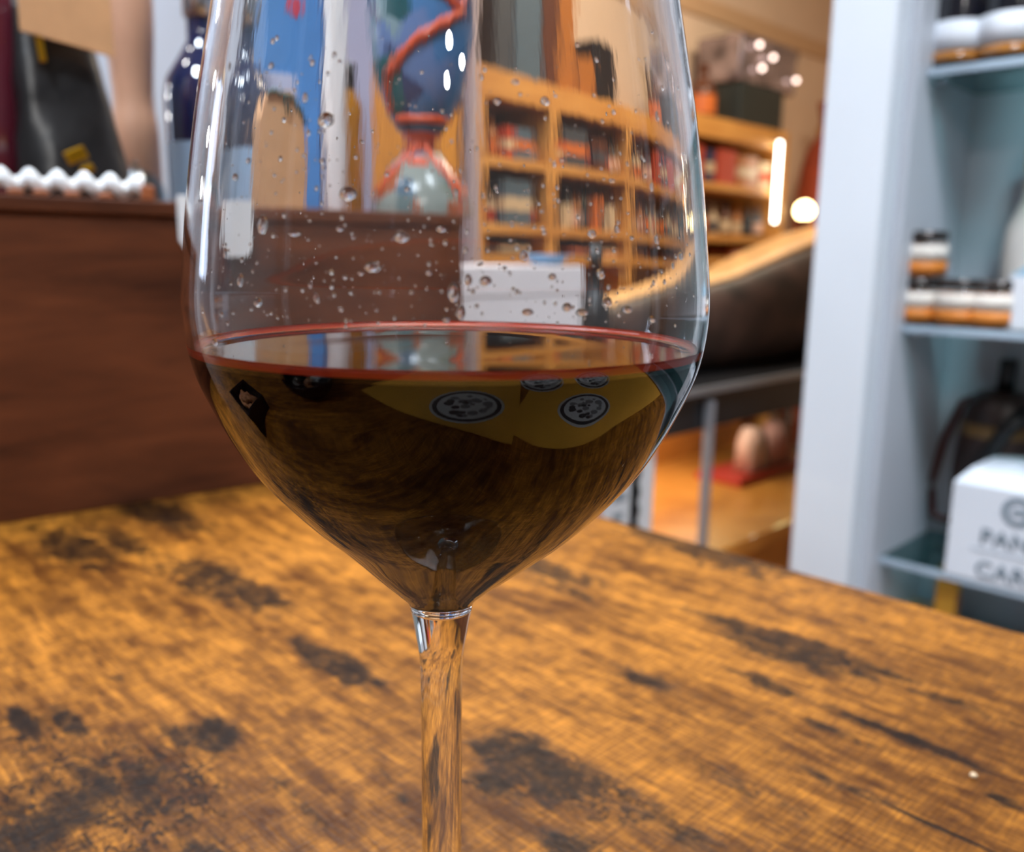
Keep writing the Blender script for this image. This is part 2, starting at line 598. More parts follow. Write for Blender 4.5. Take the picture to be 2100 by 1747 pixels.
# wine: fills the bowl, meniscus climbing the wall
WZ = .1437
M_wine = bpy.data.materials.new('red_wine_liquid')
M_wine.use_nodes = True
nt = M_wine.node_tree
b = nt.nodes['Principled BSDF']
b.inputs['Base Color'].default_value = (1, 1, 1, 1)
b.inputs['Transmission Weight'].default_value = 1
b.inputs['Roughness'].default_value = 0
b.inputs['IOR'].default_value = 1.345
va = nt.nodes.new('ShaderNodeVolumeAbsorption')
va.inputs['Color'].default_value = (.86, .10, .06, 1)
va.inputs['Density'].default_value = 780
nt.links.new(va.outputs[0], nt.nodes['Material Output'].inputs['Volume'])
wp = [(max(r + .00012, 0) if r > 0 else 0, z) for r, z in si if z < WZ + .0012]
Rw = interp(INN, WZ + .0013) + .00012
top = [(Rw, WZ + .0013), (Rw - .0006, WZ + .0007), (Rw - .0013, WZ + .0003), (Rw - .0022, WZ + .0001), (Rw - .004, WZ), (Rw * .5, WZ), (0, WZ)]
M_deep = mat('red_wine_depth', (14, 3, 5), .5, spec=0)
M_rim = mat('red_wine_thin_rim', (232, 74, 40), .15)
M_rim.node_tree.nodes['Principled BSDF'].inputs['Transmission Weight'].default_value = .45
wine = obj('red_wine', lathe(wp + top, 160, skew), [M_wine, M_deep, M_rim], None, True, (AXIS.x, AXIS.y, 0))
for f in wine.data.polygons:
    zc_ = f.center.z
    rc_ = math.hypot(f.center.x, f.center.y)
    if zc_ < WZ - .0009 and f.normal.z < .5:
        f.material_index = 1                      # deeper than a few millimetres the wine is opaque
    elif zc_ > WZ - .0002 and rc_ > Rw - .0012:
        f.material_index = 2                      # the thin wine that climbs the wall
tag(wine, 'dark red wine filling the lower bowl of the large glass', 'wine')

# droplets on the walls of the bowl
M_drop = clear('water_drop', 1.33)


def drop_mesh():
    bm = bmesh.new()
    bmesh.ops.create_uvsphere(bm, u_segments=14, v_segments=9, radius=1)
    for v in bm.verts:
        if v.co.y < 0:                           # heavier towards the bottom edge
            v.co.x *= 1.08
        v.co.z = v.co.z * .42
    return bm


def wall_frame(co, tab, front=True):
    """where a pixel ray meets the bowl wall -> point (relative to the axis), outward normal"""
    d = ray(*co).normalized()
    t, hits, inside = .09, [], False
    while t < .24:
        q = CAM + d * t - AXIS
        r = math.hypot(q.x, q.y)
        now = r < interp(tab, q.z)
        if now != inside:
            hits.append(q)
            inside = now
        t += .0002
    if not hits:
        return None
    q = hits[0] if front else hits[-1]
    e = .001
    sl = (interp(tab, q.z + e) - interp(tab, q.z - e)) / (2 * e)
    n = Vector((q.x, q.y, 0)).normalized()
    n.z = -sl
    return q, n.normalized()


def place(q, n, w_, h_):
    z = n
    y = Vector((0, 0, 1)) - z * z.z
    y.normalize()
    x = y.cross(z)
    s = min(w_, h_)
    return Matrix(((x.x * w_, y.x * h_, z.x * s, q.x), (x.y * w_, y.y * h_, z.y * s, q.y), (x.z * w_, y.z * h_, z.z * s, q.z), (0, 0, 0, 1)))


big = [(672, 248, 22, 20), (717, 398, 24, 18), (545, 462, 16, 26), (610, 480, 20, 7), (825, 487, 19, 15), (765, 548, 19, 14), (995, 577, 16, 14),
       (1130, 568, 11, 9), (1228, 562, 13, 14), (1210, 480, 12, 11), (1340, 492, 9, 14), (1388, 525, 10, 12), (1372, 545, 6, 10), (1117, 208, 12, 12),
       (1055, 170, 10, 8), (1018, 210, 9, 8), (1240, 620, 16, 14), (557, 135, 10, 9), (566, 88, 7, 8), (636, 275, 7, 8), (697, 127, 6, 6),
       (630, 203, 8, 14), (1265, 470, 8, 11), (1072, 525, 10, 14), (1250, 372, 10, 5), (1330, 385, 6, 12), (1340, 240, 7, 14), (1095, 465, 6, 6),
       (1110, 468, 7, 5), (700, 470, 10, 7), (652, 610, 7, 12), (905, 470, 12, 9), (640, 585, 6, 9), (470, 520, 8, 14), (500, 575, 10, 18),
       (535, 620, 14, 12), (450, 700, 12, 10), (930, 600, 14, 26), (945, 640, 11, 18), (960, 575, 10, 16), (1160, 630, 14, 12), (1190, 640, 18, 10),
       (1285, 635, 18, 10), (1330, 655, 14, 9), (1080, 640, 16, 9), (742, 560, 7, 7), (880, 560, 7, 8), (915, 655, 9, 8), (1060, 600, 5, 6),
       (1140, 596, 4, 4), (510, 330, 10, 8), (490, 365, 12, 9), (480, 140, 6, 12), (535, 160, 7, 10), (1180, 95, 5, 6), (1150, 330, 6, 5)]
dm = None
for x, y, a, c_ in big:
    f = wall_frame((x, y), INN if random.random() < .7 else OUT)
    if not f:
        continue
    q, n = f
    px = (q + AXIS - CAM).dot(FW) / FOC
    if dm is None:
        o = obj('droplet', drop_mesh(), M_drop, wg, True)
        dm = o
    else:
        o = dm.copy()
        COL.objects.link(o)
        o.parent = wg
    o.matrix_local = place(q, n, a * px * .8, c_ * px * .8)
bm = bmesh.new()
for k in range(700):
    x, y = random.uniform(410, 1420), random.uniform(0, 670) ** .5 * 670 ** .5
    f = wall_frame((x, y), INN, random.random() < .75)
    if not f or f[0].z < WZ + .002:
        continue
    q, n = f
    s = random.choice([1, 1.2, 1.5, 2, 2.5, 3.2]) * random.uniform(.8, 1.4) * .159 / FOC
    M = place(q, n, s, s * random.uniform(.9, 1.5))
    r = bmesh.ops.create_icosphere(bm, subdivisions=1, radius=1)
    for v in r['verts']:
        v.co.z *= .5
        v.co = M @ v.co
tag(obj('droplet_spray', bm, M_drop, wg, True), kind='stuff')

# ------------------------------------------------------------------ wooden crate with what stands on it
M_crate = wood('crate_wood', (62, 31, 17), (112, 62, 36), (5, 60, 34), .6, 1, .2)
A, B = onz(0, 1075, 0), onz(560, 990, 0)
CR_ANG = math.atan2(B.y - A.y, B.x - A.x)
CDIR = Vector((math.cos(CR_ANG), math.sin(CR_ANG), 0))
CN = Vector((-CDIR.y, CDIR.x, 0))
CR_H, CR_D = .190, .30


def oncrate(x, y, back=0.0):
    d = ray(x, y)
    return CAM + d * ((A + CN * back - CAM).dot(CN) / d.dot(CN))


CEND = (oncrate(950, 560) - A).dot(CDIR)
CBEG = -.16
crate = thing('wooden_crate', 'closed dark reddish-brown wooden crate on the table behind the glass', 'crate', (A.x, A.y, 0), CR_ANG)
obj('front_panel', box(CBEG, CEND, 0, .012, .0, CR_H - .010, .001), M_crate, crate)
obj('back_panel', box(CBEG, CEND, CR_D - .012, CR_D, .0, CR_H - .010, .001), M_crate, crate)
obj('side_panel', box(CBEG, CBEG + .012, .012, CR_D - .012, 0, CR_H - .010, .001), M_crate, crate)
obj('side_panel', box(CEND - .012, CEND, .012, CR_D - .012, 0, CR_H - .010, .001), M_crate, crate)
obj('bottom_panel', box(CBEG + .012, CEND - .012, .012, CR_D - .012, 0, .01), M_crate, crate)
obj('lid', box(CBEG - .001, CEND + .001, -.002, CR_D + .001, CR_H - .0095, CR_H, .0015), M_crate, crate)
LID = CR_H


def spot(x, back):
    """a spot on the lid: under pixel column x, 'back' metres behind the crate's front"""
    p = oncrate(x, 430, back)
    return Vector((p.x, p.y, LID))


def dep(p):
    return (p - CAM).dot(FW)


# scalloped white paper strip along the front of the lid
M_paper = mat('white_paper', (226, 232, 238), .7)
bm = bmesh.new()
s0 = (oncrate(-300, 390) - A).dot(CDIR)
s1 = (oncrate(300, 390) - A).dot(CDIR)
per = (oncrate(190, 390) - oncrate(135, 390)).length
N = 260
lo, hi = [], []
for k in range(N + 1):
    s = s0 + (s1 - s0) * k / N
    ph = 2 * PI * s / per
    zt = LID + .0130 + .0027 * math.sin(ph)
    zb = LID + .0022 + .0020 * math.sin(ph)
    yy = .006 + .0012 * math.cos(ph)
    lo.append([bm.verts.new((s, yy, max(zb, LID + .0002))), bm.verts.new((s, yy + .0012, max(zb, LID + .0002)))])
    hi.append([bm.verts.new((s, yy, zt)), bm.verts.new((s, yy + .0012, zt))])
for k in range(N):
    for q in ((lo[k][0], lo[k + 1][0], hi[k + 1][0], hi[k][0]), (lo[k][1], hi[k][1], hi[k + 1][1], lo[k + 1][1]),
              (hi[k][0], hi[k + 1][0], hi[k + 1][1], hi[k][1]), (lo[k][0], lo[k][1], lo[k + 1][1], lo[k + 1][0])):
        bm.faces.new(q)
o = obj('scalloped_trim', bm, M_paper, None, True)
o.location = (A.x, A.y, 0)
o.rotation_euler = (0, 0, CR_ANG)
tag(o, 'white wavy paper trim along the front edge of the wooden crate', 'paper trim')
# little wooden pegs along the front edge
M_peg = mat('raw_wood_peg', (150, 84, 46), .6)
for x in (33, 85, 150, 218, 305):
    p = (oncrate(x, 395) - A)
    s = p.dot(CDIR)
    hgt = .009 if x == 305 else .003
    obj('peg', box(s - .004, s + .004, .0, .0045, LID, LID + hgt, .001), M_peg, crate)

# white tag hanging over the crate's front
pc = oncrate(392, 455)
s = (pc - A).dot(CDIR)
wd = .020
poly = [(s - wd * .45, LID + .004), (s - wd * .45, .166), (s - wd * .3, .161), (s - wd * .0, .158), (s + wd * .9, .158), (s + wd * 1.2, .164), (s + wd * 1.2, LID + .004)]
o = obj('paper_tag', prism(poly, -.0045, -.0025), M_paper)
o.location = (A.x, A.y, 0)
o.rotation_euler = (0, 0, CR_ANG)
tag(o, 'blank white paper tag with rounded bottom hanging on the crate front', 'tag')

M_black_gloss = mat('black_foil_bag', (22, 21, 23), .32, vary=.3, vscale=40, bump=.6)
M_kraft = mat('kraft_card', (196, 148, 104), .75, vary=.05, vscale=60)
M_gold = mat('gold_foil', (222, 168, 42), .28, metal=1)
M_maroon = mat('dark_red_glass', (92, 32, 46), .08, spec=.7, coat=.5)
M_silver = mat('silver_cap', (190, 196, 205), .25, metal=1)
M_black = mat('black_plastic', (18, 18, 20), .35)
M_navy = mat('navy_glass', (20, 30, 66), .06, spec=.8, coat=.6)


def bottle_prof(h, r, neck=.3, rn=.38):
    """outline of a bottle of height h, radius r"""
    return [(0, 0), (r * .9, 0), (r, h * .02), (r, h * (1 - neck - .2)), (r * .93, h * (1 - neck - .12)), (r * .62, h * (1 - neck - .03)), (r * rn, h * (1 - neck + .04)),
            (r * rn * .92, h * .9), (r * rn * 1.12, h * .905), (r * rn * 1.12, h * .93), (r * rn * .95, h * .935), (r * rn * .95, h), (0, h)]


def make_bottle(name, label, loc, h, r, m, lab=None, cap=None, n=28, labz=(.12, .45), group=None, neck=.3, cat='bottle', rn=.38):
    t = thing(name, label, cat, loc, 0, group)
    pr = bottle_prof(h, r, neck, rn)
    obj('body', lathe(pr, n), m, t, True)
    if lab:
        z0, z1 = h * labz[0], h * labz[1]
        obj('paper_label', lathe([(r * 1.0, z0), (r * 1.012, z0), (r * 1.012, z1), (r * 1.0, z1)], n), lab, t)
    if cap:
        obj('cap', lathe([(0, h * .84), (r * rn * 1.08, h * .84), (r * rn * 1.18, h * .845), (r * rn * 1.18, h * 1.004), (r * rn, h * 1.01), (0, h * 1.01)], n), cap, t, True)
    return t


p = spot(2, .10)
make_bottle('wine_bottle', 'dark red glossy bottle with silver neck on the crate beside black bag', p, .19, .027, M_maroon, None, M_silver, neck=.22, rn=.45)

# black bag with folded kraft header card
p = spot(165, .07)
k = dep(p) / FOC
bag = thing('gift_bag', 'black foil bag with folded kraft header card, standing on the crate', 'bag', p, CR_ANG)
bm = bmesh.new()
hb = .125
rows = 10
for side in (-1, 1):
    pass
ring = []
for j in range(rows + 1):
    t = j / rows
    wl = -112 * k * (1 - t) - 92 * k * t
    wr = 112 * k * (1 - t) + 30 * k * t
    dpt = .030 * (1 - t) + .004 * t
    z = hb * t
    row = []
    n = 28
    for i in range(n):
        a = 2 * PI * i / n
        x = (wl + wr) / 2 + (wr - wl) / 2 * math.copysign(abs(math.cos(a)) ** .6, math.cos(a))
        y = dpt * math.copysign(abs(math.sin(a)) ** .8, math.sin(a))
        cr = .0035 * mnoise.noise(Vector((x * 60, y * 60, z * 45))) * math.sin(PI * min(t * 1.2, 1))
        row.append(bm.verts.new((x + cr, y + cr * 1.5, z)))
    ring.append(row)
for a_, b_ in zip(ring, ring[1:]):
    for i in range(28):
        bm.faces.new((a_[i], a_[(i + 1) % 28], b_[(i + 1) % 28], b_[i]))
bm.faces.new(ring[0])
bm.faces.new(ring[-1])
obj('bag_body', bm, M_black_gloss, bag, True)
poly = [(-95 * k, .098), (68 * k, .090), (64 * k, .205), (-92 * k, .205)]
obj('header_card', prism(poly, -.024, -.0215), M_kraft, bag)
poly = [(-95 * k, .112), (68 * k, .105), (64 * k, .205), (-92 * k, .205)]
obj('header_card', prism(poly, .0215, .024), M_kraft, bag)
obj('card_fold', box(-92 * k, 64 * k, -.024, .024, .2045, .2065, .0008), M_kraft, bag)
for (x0, z0, ww, hh, rot) in ((-62, .092, 6, .010, .1), (-24, .027, 20, .004, .45), (-6, .019, 13, .0025, .5)):
    bm = box(-ww * k, ww * k, -.001, .001, -hh, hh, .0008)
    bmesh.ops.rotate(bm, verts=bm.verts, matrix=Matrix.Rotation(-rot, 3, 'Y'))
    bmesh.ops.translate(bm, verts=bm.verts, vec=(x0 * k, -.036 if z0 < .05 else -.021, z0))
    obj('gold_print', bm, M_gold, bag)

# tan bottle-shaped tube and clear curved bowl beyond the bag
p = spot(288, .20)
M_tan = mat('tan_ceramic', (196, 150, 122), .45, vary=.08, vscale=12)
t = thing('ceramic_carafe', 'tall tan ceramic carafe standing on the crate behind the black bag', 'carafe', p)
obj('body', lathe([(0, 0), (.017, 0)] + spline([(.018, .004), (.018, .06), (.0155, .085), (.0165, .11), (.019, .15), (.018, .2), (.013, .24), (.012, .27)], 4) + [(.0105, .27), (.0105, .26), (0, .26)], 32), M_tan, t, True)
p = spot(282, .13)
M_cl = pane('clear_dome_glass', (225, 238, 245))
t = thing('glass_dome', 'small clear glass dome on the crate between black bag and tan carafe', 'dome', p)
obj('shell', lathe(spline([(.0215, .0), (.0215, .008), (.019, .018), (.013, .025), (.006, .029), (0.0004, .030)], 5) + spline([(0.0004, .0285), (.006, .0275), (.012, .0235), (.0175, .017), (.0200, .008), (.0200, .0)], 5) + [(.0215, 0)], 32), M_cl, t, True)
obj('knob', lathe([(0, .0298), (.002, .03), (.003, .0325), (.002, .035), (0, .0355)], 16), M_cl, t, True)

# navy bottle seen at the glass's left rim
p = spot(432, .15)
make_bottle('navy_bottle', 'stubby dark navy bottle with pale blue label, on the crate beside kraft bag', p, .175, .0305, M_navy,
            mat('pale_blue_label', (150, 184, 218), .6), M_silver, 36, (.05, .30), neck=.3)

# kraft paper bag with folded roof top and green string
p = spot(538, .05)
k = dep(p) / FOC
kb = thing('kraft_bag', 'small kraft paper bag with pointed folded top and green string, on the crate', 'paper bag', p, CR_ANG)
wv = 62 * k
poly = [(-wv, 0), (wv, 0), (wv * .98, .056), (wv * .52, .083), (-wv * .52, .083), (-wv, .062)]
bm = prism(poly, -.011, .011)
bmesh.ops.bevel(bm, geom=bm.edges[:], offset=.0015, segments=2, affect='EDGES')
obj('bag_body', bm, M_kraft, kb)
M_string = mat('dark_green_string', (40, 74, 70), .7)
obj('string', add_tube(bmesh.new(), [(-wv * .7, -.0128, .0795), (-wv * .3, -.0132, .082), (0, -.0135, .080), (wv * .15, -.0135, .072), (wv * .25, -.0132, .066)], .0016, 8), M_string, kb, True)
obj('string', add_tube(bmesh.new(), [(0, -.0135, .080), (wv * .35, -.0132, .079), (wv * .7, -.0128, .07), (wv * .95, -.0128, .06)], .0016, 8), M_string, kb, True)

# blue carton behind the bag
p = spot(572, .19)
k = dep(p) / FOC
M_blue = mat('blue_carton', (74, 134, 196), .5, vary=.06)
bc = thing('blue_carton', 'upright sky blue carton with red spot behind the kraft bag', 'carton', p, CR_ANG)
obj('body', box(-78 * k, 78 * k, 0, .05, 0, .30, .002), M_blue, bc)
o = obj('print_spot', lathe([(0, 0), (.0085, 0), (.0085, .0008), (0, .0008)], 24), mat('red_print', (196, 62, 84), .6), bc)
o.rotation_euler = (PI / 2, 0, 0)
o.location = (6 * k, 0, (oncrate(572, 20, .19).z - LID))
obj('print_panel', box(-78 * k, 10 * k, -.0012, 0, .0, .125), mat('pale_lilac_print', (186, 190, 214), .6), bc)

# white tube and amber bottle
p = spot(676, .045)
k = dep(p) / FOC
M_tube = mat('white_gloss_plastic', (240, 242, 246), .25)
t = thing('white_candle', 'tall smooth white pillar candle standing on the crate beside kraft bag', 'candle', p)
obj('wax', lathe([(0, 0), (24 * k, 0), (26 * k, .001), (26 * k, .172), (24 * k, .174), (8 * k, .1735), (0, .173)], 40), M_tube, t, True)
obj('wick', add_tube(bmesh.new(), [(0, 0, .172), (.0003, 0, .177), (.001, 0, .181)], .0008, 6), M_black, t)
p = spot(704, .085)
k = dep(p) / FOC
M_amber = mat('amber_glass', (196, 132, 22), .12, spec=.7, coat=.4)
make_bottle('amber_bottle', 'amber yellow bottle half hidden behind the white candle on the crate', p, .115, .0122, M_amber, None, M_black, 28, neck=.16, rn=.5)
p = spot(722, .17)
M_lilac = mat('lilac_grey_carton', (176, 170, 190), .5)
t = thing('grey_box', 'lilac grey box standing on the crate behind the amber bottle', 'box', p, CR_ANG)
k = dep(p) / FOC
obj('body', box(-46 * k, 40 * k, 0, .05, .0, .19, .0015), M_lilac, t)
obj('lid', box(-47 * k, 41 * k, -.001, .051, .19, .215, .0015), M_lilac, t)

# hourglass vase with teal and blue stained panes and red leading
p = spot(862, .055)
k = dep(p) / FOC


def vase_material(cols=((28, 82, 90), (70, 118, 168), (52, 66, 104), (120, 146, 156), (38, 92, 96), (98, 124, 170))):
    m = bpy.data.materials.new('stained_glass_panes')
    m.use_nodes = True
    nt = m.node_tree
    L = nt.links.new
    b = nt.nodes['Principled BSDF']
    b.inputs['Roughness'].default_value = .15
    tc = nt.nodes.new('ShaderNodeTexCoord')
    v = nt.nodes.new('ShaderNodeTexVoronoi')
    v.inputs['Scale'].default_value = 34
    mp = nt.nodes.new('ShaderNodeMapping')
    mp.inputs['Scale'].default_value = (1.3, 1.3, .8)
    mp.inputs['Location'].default_value = (.03, .02, .013)
    L(tc.outputs['Object'], mp.inputs['Vector'])
    L(mp.outputs['Vector'], v.inputs['Vector'])
    sep = nt.nodes.new('ShaderNodeSeparateColor')
    L(v.outputs['Color'], sep.inputs[0])
    r = nt.nodes.new('ShaderNodeValToRGB')
    r.color_ramp.interpolation = 'CONSTANT'
    for i, cc in enumerate(cols):
        e = r.color_ramp.elements[0] if i == 0 else r.color_ramp.elements.new(i / len(cols))
        e.position = i / len(cols)
        e.color = lin(cc)
    L(sep.outputs[0], r.inputs['Fac'])
    L(r.outputs['Color'], b.inputs['Base Color'])
    return m


vs = thing('hourglass_vase', 'hourglass-shaped vase of teal and blue panes with orange-red bands, on the crate', 'vase', p)
VPX = [(a_, z_ * .84) for a_, z_ in [(106, 0), (104, .012), (92, .028), (66, .047), (34, .062), (28, .068), (38, .075), (66, .092), (86, .112), (100, .135), (108, .16), (112, .19), (108, .22), (96, .25)]]
VP = spline([(a * k, z) for a, z in VPX], 5)
ZW = .055
obj('vase_body', lathe([(0, ZW)] + [q for q in VP if q[1] > ZW] + [(VP[-1][0] - .003, VP[-1][1])] + [(max(r - .003, .001), z) for r, z in VP[::-1] if z > .063] + [(0, .063)], 48), vase_material(), vs, True)
obj('vase_foot', lathe([(0, 0)] + [q for q in VP if q[1] <= ZW] + [(0, ZW)], 48), vase_material([(96, 112, 112), (132, 138, 132), (150, 84, 56), (84, 104, 120), (118, 124, 112), (176, 92, 60)]), vs, True)
M_band = mat('orange_red_enamel', (206, 84, 48), .3)


def band(a0, z0, a1, z1, w_):
    pts = []
    for i in range(17):
        t = i / 16
        z = z0 + (z1 - z0) * t
        a = a0 + (a1 - a0) * t
        r = interp([(a_ * k, z_) for a_, z_ in VPX], z) - .0002
        pts.append((r * math.cos(a), r * math.sin(a), z))
    return add_tube(bmesh.new(), pts, w_, 8)


FA = math.atan2(-HF.y, -HF.x)            # the side of the vase that faces the camera


for a0, z0, a1, z1, w_ in ((-1.2, .245, .9, .175, .0035), (.9, .175, -.7, .125, .004), (-.7, .125, -1.0, .095, .0028), (-.8, .088, 1.2, .088, .0035),
                           (-.2, .07, -1.1, .02, .003), (.3, .07, 1.1, .015, .003), (1.4, .245, .9, .175, .003)):
    obj('enamel_band', band(FA + a0, z0 * .84, FA + a1, z1 * .84, w_), M_band, vs, True)
obj('enamel_waist', lathe([(34 * k, .0500), (38 * k, .0505), (31 * k, .057), (42 * k, .0645), (41 * k, .0655), (27 * k, .057), (34 * k, .0500)], 32), M_band, vs, True)
bmx = bmesh.new()
bmesh.ops.create_uvsphere(bmx, u_segments=16, v_segments=10, radius=1)
for v in bmx.verts:
    v.co = Vector((v.co.x * .003, v.co.y * .010, v.co.z * .012))
o = obj('enamel_drop', bmx, M_band, vs, True)
o.rotation_euler = (0, 0, FA)
o.location = (math.cos(FA) * 62 * k, math.sin(FA) * 62 * k, .034)

# ------------------------------------------------------------------ amber wood cupboard far behind the crate
CY = 2.02
M_amberwood = wood('amber_cupboard_wood', (178, 116, 44), (216, 152, 70), (20, 3, 3), .45)
x0, x1 = ony(735, 400, CY).x, ony(986, 400, 1.98).x - .029
cb = thing('wooden_cupboard', 'tall amber wooden cupboard against the back wall behind the vase', 'cupboard', (x0, CY, FLOOR_Z))
W_ = x1 - x0
obj('carcass', box(0, W_, .02, .27, 0, 2.1, .003), M_amberwood, cb)
dr = obj('door', box(.01, W_ * .62, 0, .019, .05, 2.07, .003), M_amberwood, cb)
dr2 = obj('door', box(W_ * .63, W_ - .01, 0, .019, .05, 2.07, .003), M_amberwood, cb)
obj('knob', lathe([(0, 0), (.012, 0), (.012, .01), (0, .02)], 16), M_silver, dr, True, (W_ * .58, -.001, 1.0)).rotation_euler = (PI / 2, 0, 0)
xw0, xw1 = ony(986, 400, 1.98).x - .027, ony(1000, 400, 1.98).x - .027
struct('trim_2', box(xw0, xw1, 1.98, 2.3, FLOOR_Z, CEIL_Z, .004), mat('white_post_paint', (172, 160, 166), .6))

# ------------------------------------------------------------------ bookcase
BY = 2.0
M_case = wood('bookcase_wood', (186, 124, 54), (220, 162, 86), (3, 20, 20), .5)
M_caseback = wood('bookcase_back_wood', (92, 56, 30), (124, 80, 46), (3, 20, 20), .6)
ux = [xw1 + .024, ony(1152, 300, BY).x, ony(1342, 300, BY).x, ony(1612, 300, BY).x]
zt = ony(1500, 262, BY).z
z2 = ony(1500, 378, BY).z
z3 = ony(1240, 470, BY).z
z4 = ony(1240, 525, BY).z
SZ = [zt, z2, z3, z4, z4 - .32, z4 - .64]
bk = thing('bookcase', 'long honey-coloured wooden shelf case full of bottles along the beige wall', 'bookcase', (0, BY, 0))
for i, x in enumerate(ux):
    t_ = .022
    obj('upright', box(x - t_, x + t_, 0, .26, FLOOR_Z, zt + (.03 if i else .03), .003), M_case, bk)
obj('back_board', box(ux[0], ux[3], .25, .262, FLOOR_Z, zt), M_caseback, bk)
for j, z in enumerate(SZ):
    for i in range(3):
        obj('shelf_board', box(ux[i] + .022, ux[i + 1] - .022, .004, .25, z - (.03 if j else .05), z + (0 if j else .03), .003), M_case, bk)
# front lamp tube on the last upright
t0, t1 = ony(1602, 285, BY - .03), ony(1597, 462, BY - .03)
M_led = mat('led_tube_glow', (255, 250, 238), .4, emit=(255, 246, 228), estr=12)
lt = thing('tube_lamp', 'bright vertical white tube lamp on the end of the honey wooden shelf case', 'lamp', (t0.x, BY - .025, t1.z))
hh = t0.z - t1.z
obj('tube', add_tube(bmesh.new(), [(0, 0, .01), (0, 0, hh - .01)], .009, 12), M_led, lt, True)
for z in (0, hh - .012):
    obj('end_cap', box(-.018, .018, -.016, .0253, z, z + .012, .002), M_silver, lt)
# round bulb lamp further along the wall
pb = ony(1650, 432, 1.96)
M_bulb = mat('warm_bulb_glow', (255, 236, 190), .4, emit=(255, 226, 160), estr=14)
bl = thing('globe_lamp', 'glowing warm globe lamp beside the tube lamp and white post', 'lamp', (pb.x, 1.96, pb.z))
bmx = bmesh.new()
bmesh.ops.create_uvsphere(bmx, u_segments=24, v_segments=14, radius=.042)
obj('globe', bmx, M_bulb, bl, True)
obj('stand', lathe([(0, FLOOR_Z - pb.z), (.1, FLOOR_Z - pb.z), (.1, FLOOR_Z - pb.z + .02), (.012, FLOOR_Z - pb.z + .03), (.012, -.05), (.026, -.04), (.026, -.035), (0, -.035)], 20), M_black, bl, True)

PAL = {'dark green': (30, 40, 34), 'black': (24, 22, 24), 'blue-grey': (84, 104, 120), 'brown': (92, 52, 34), 'cream': (206, 184, 152), 'brick red': (176, 66, 44),
       'orange': (206, 112, 52), 'navy': (42, 50, 84), 'amber': (168, 104, 44), 'maroon': (88, 30, 34), 'slate': (70, 76, 84), 'pale pink': (214, 178, 160)}
PM = {k_: mat('goods_' + k_.replace(' ', '_').replace('-', '_'), v_, .35, vary=.08, vscale=50) for k_, v_ in PAL.items()}
ORD = ['first', 'second', 'third', 'fourth', 'fifth', 'sixth', 'seventh', 'eighth', 'ninth', 'tenth', 'eleventh', 'twelfth', 'thirteenth', 'fourteenth', 'fifteenth', 'sixteenth']
SHELFN = ['top board', 'uppermost shelf', 'second shelf', 'third shelf', 'fourth shelf']
BAYN = ['bay next to the white post', 'middle bay', 'bay beside the tube lamp']


def carton(name, label, loc, w_, d_, h_, m, band_m=None, rz=0, group=None, cat='box'):
    t = thing(name, label, cat, loc, rz, group)
    obj('body', box(-w_ / 2, w_ / 2, 0, d_, 0, h_, min(w_, h_) * .03), m, t)
    if band_m:
        obj('print_band', box(-w_ / 2 - .0006, w_ / 2 + .0006, -.0012, d_ * .9, h_ * .32, h_ * .62), band_m, t)
    return t


rowspec = {   # (bay, shelf index): list of (kind, colour, width, rel height)
    (0, 1): [('bottle', 'navy', .07, .85), ('bottle', 'amber', .075, .8), ('box', 'brick red', .07, .6), ('box', 'blue-grey', .14, .62), ('bottle', 'brown', .06, .7)],
    (0, 2): [('bottle', 'brown', .07, .8), ('bottle', 'cream', .05, .6), ('box', 'blue-grey', .2, .86), ('bottle', 'black', .06, .8)],
    (0, 3): [('box', 'brown', .09, .6), ('box', 'slate', .18, .7), ('bottle', 'cream', .06, .8)],
    (1, 1): [('box', 'brick red', .06, .5), ('box', 'slate', .2, .8), ('bottle', 'black', .06, .9), ('box', 'brown', .12, .7), ('bottle', 'maroon', .07, .85), ('bottle', 'black', .06, .9)],
    (1, 2): [('bottle', 'dark green', .06, .9), ('box', 'cream', .06, .5), ('bottle', 'black', .06, .92), ('bottle', 'amber', .07, .8), ('bottle', 'dark green', .06, .95), ('box', 'orange', .05, .7),
             ('bottle', 'brown', .06, .85), ('box', 'cream', .07, .55), ('bottle', 'maroon', .06, .9)],
    (1, 3): [('bottle', 'slate', .07, .8), ('box', 'navy', .1, .7), ('bottle', 'black', .07, .9), ('box', 'cream', .1, .5)],
    (2, 1): [('bottle', 'black', .06, .9), ('bottle', 'cream', .06, .8), ('bottle', 'black', .06, .9), ('box', 'brick red', .06, .86), ('box', 'navy', .05, .8), ('box', 'brick red', .14, .86), ('box', 'amber', .14, .8), ('box', 'cream', .1, .7)],
    (2, 2): [('bottle', 'dark green', .07, .9), ('bottle', 'amber', .07, .8), ('bottle', 'slate', .07, .9), ('bottle', 'cream', .06, .7), ('bottle', 'black', .07, .92), ('bottle', 'cream', .07, .75),
             ('bottle', 'brown', .07, .9), ('bottle', 'amber', .08, .8), ('bottle', 'black', .06, .9), ('bottle', 'slate', .07, .85)],
    (2, 3): [('box', 'brown', .12, .7), ('bottle', 'amber', .08, .8), ('bottle', 'black', .07, .9), ('bottle', 'amber', .07, .85), ('box', 'orange', .12, .6), ('bottle', 'black', .08, .9)],
}
LABM = [PM['cream'], PM['orange'], PM['pale pink'], PM['slate'], PM['brick red']]
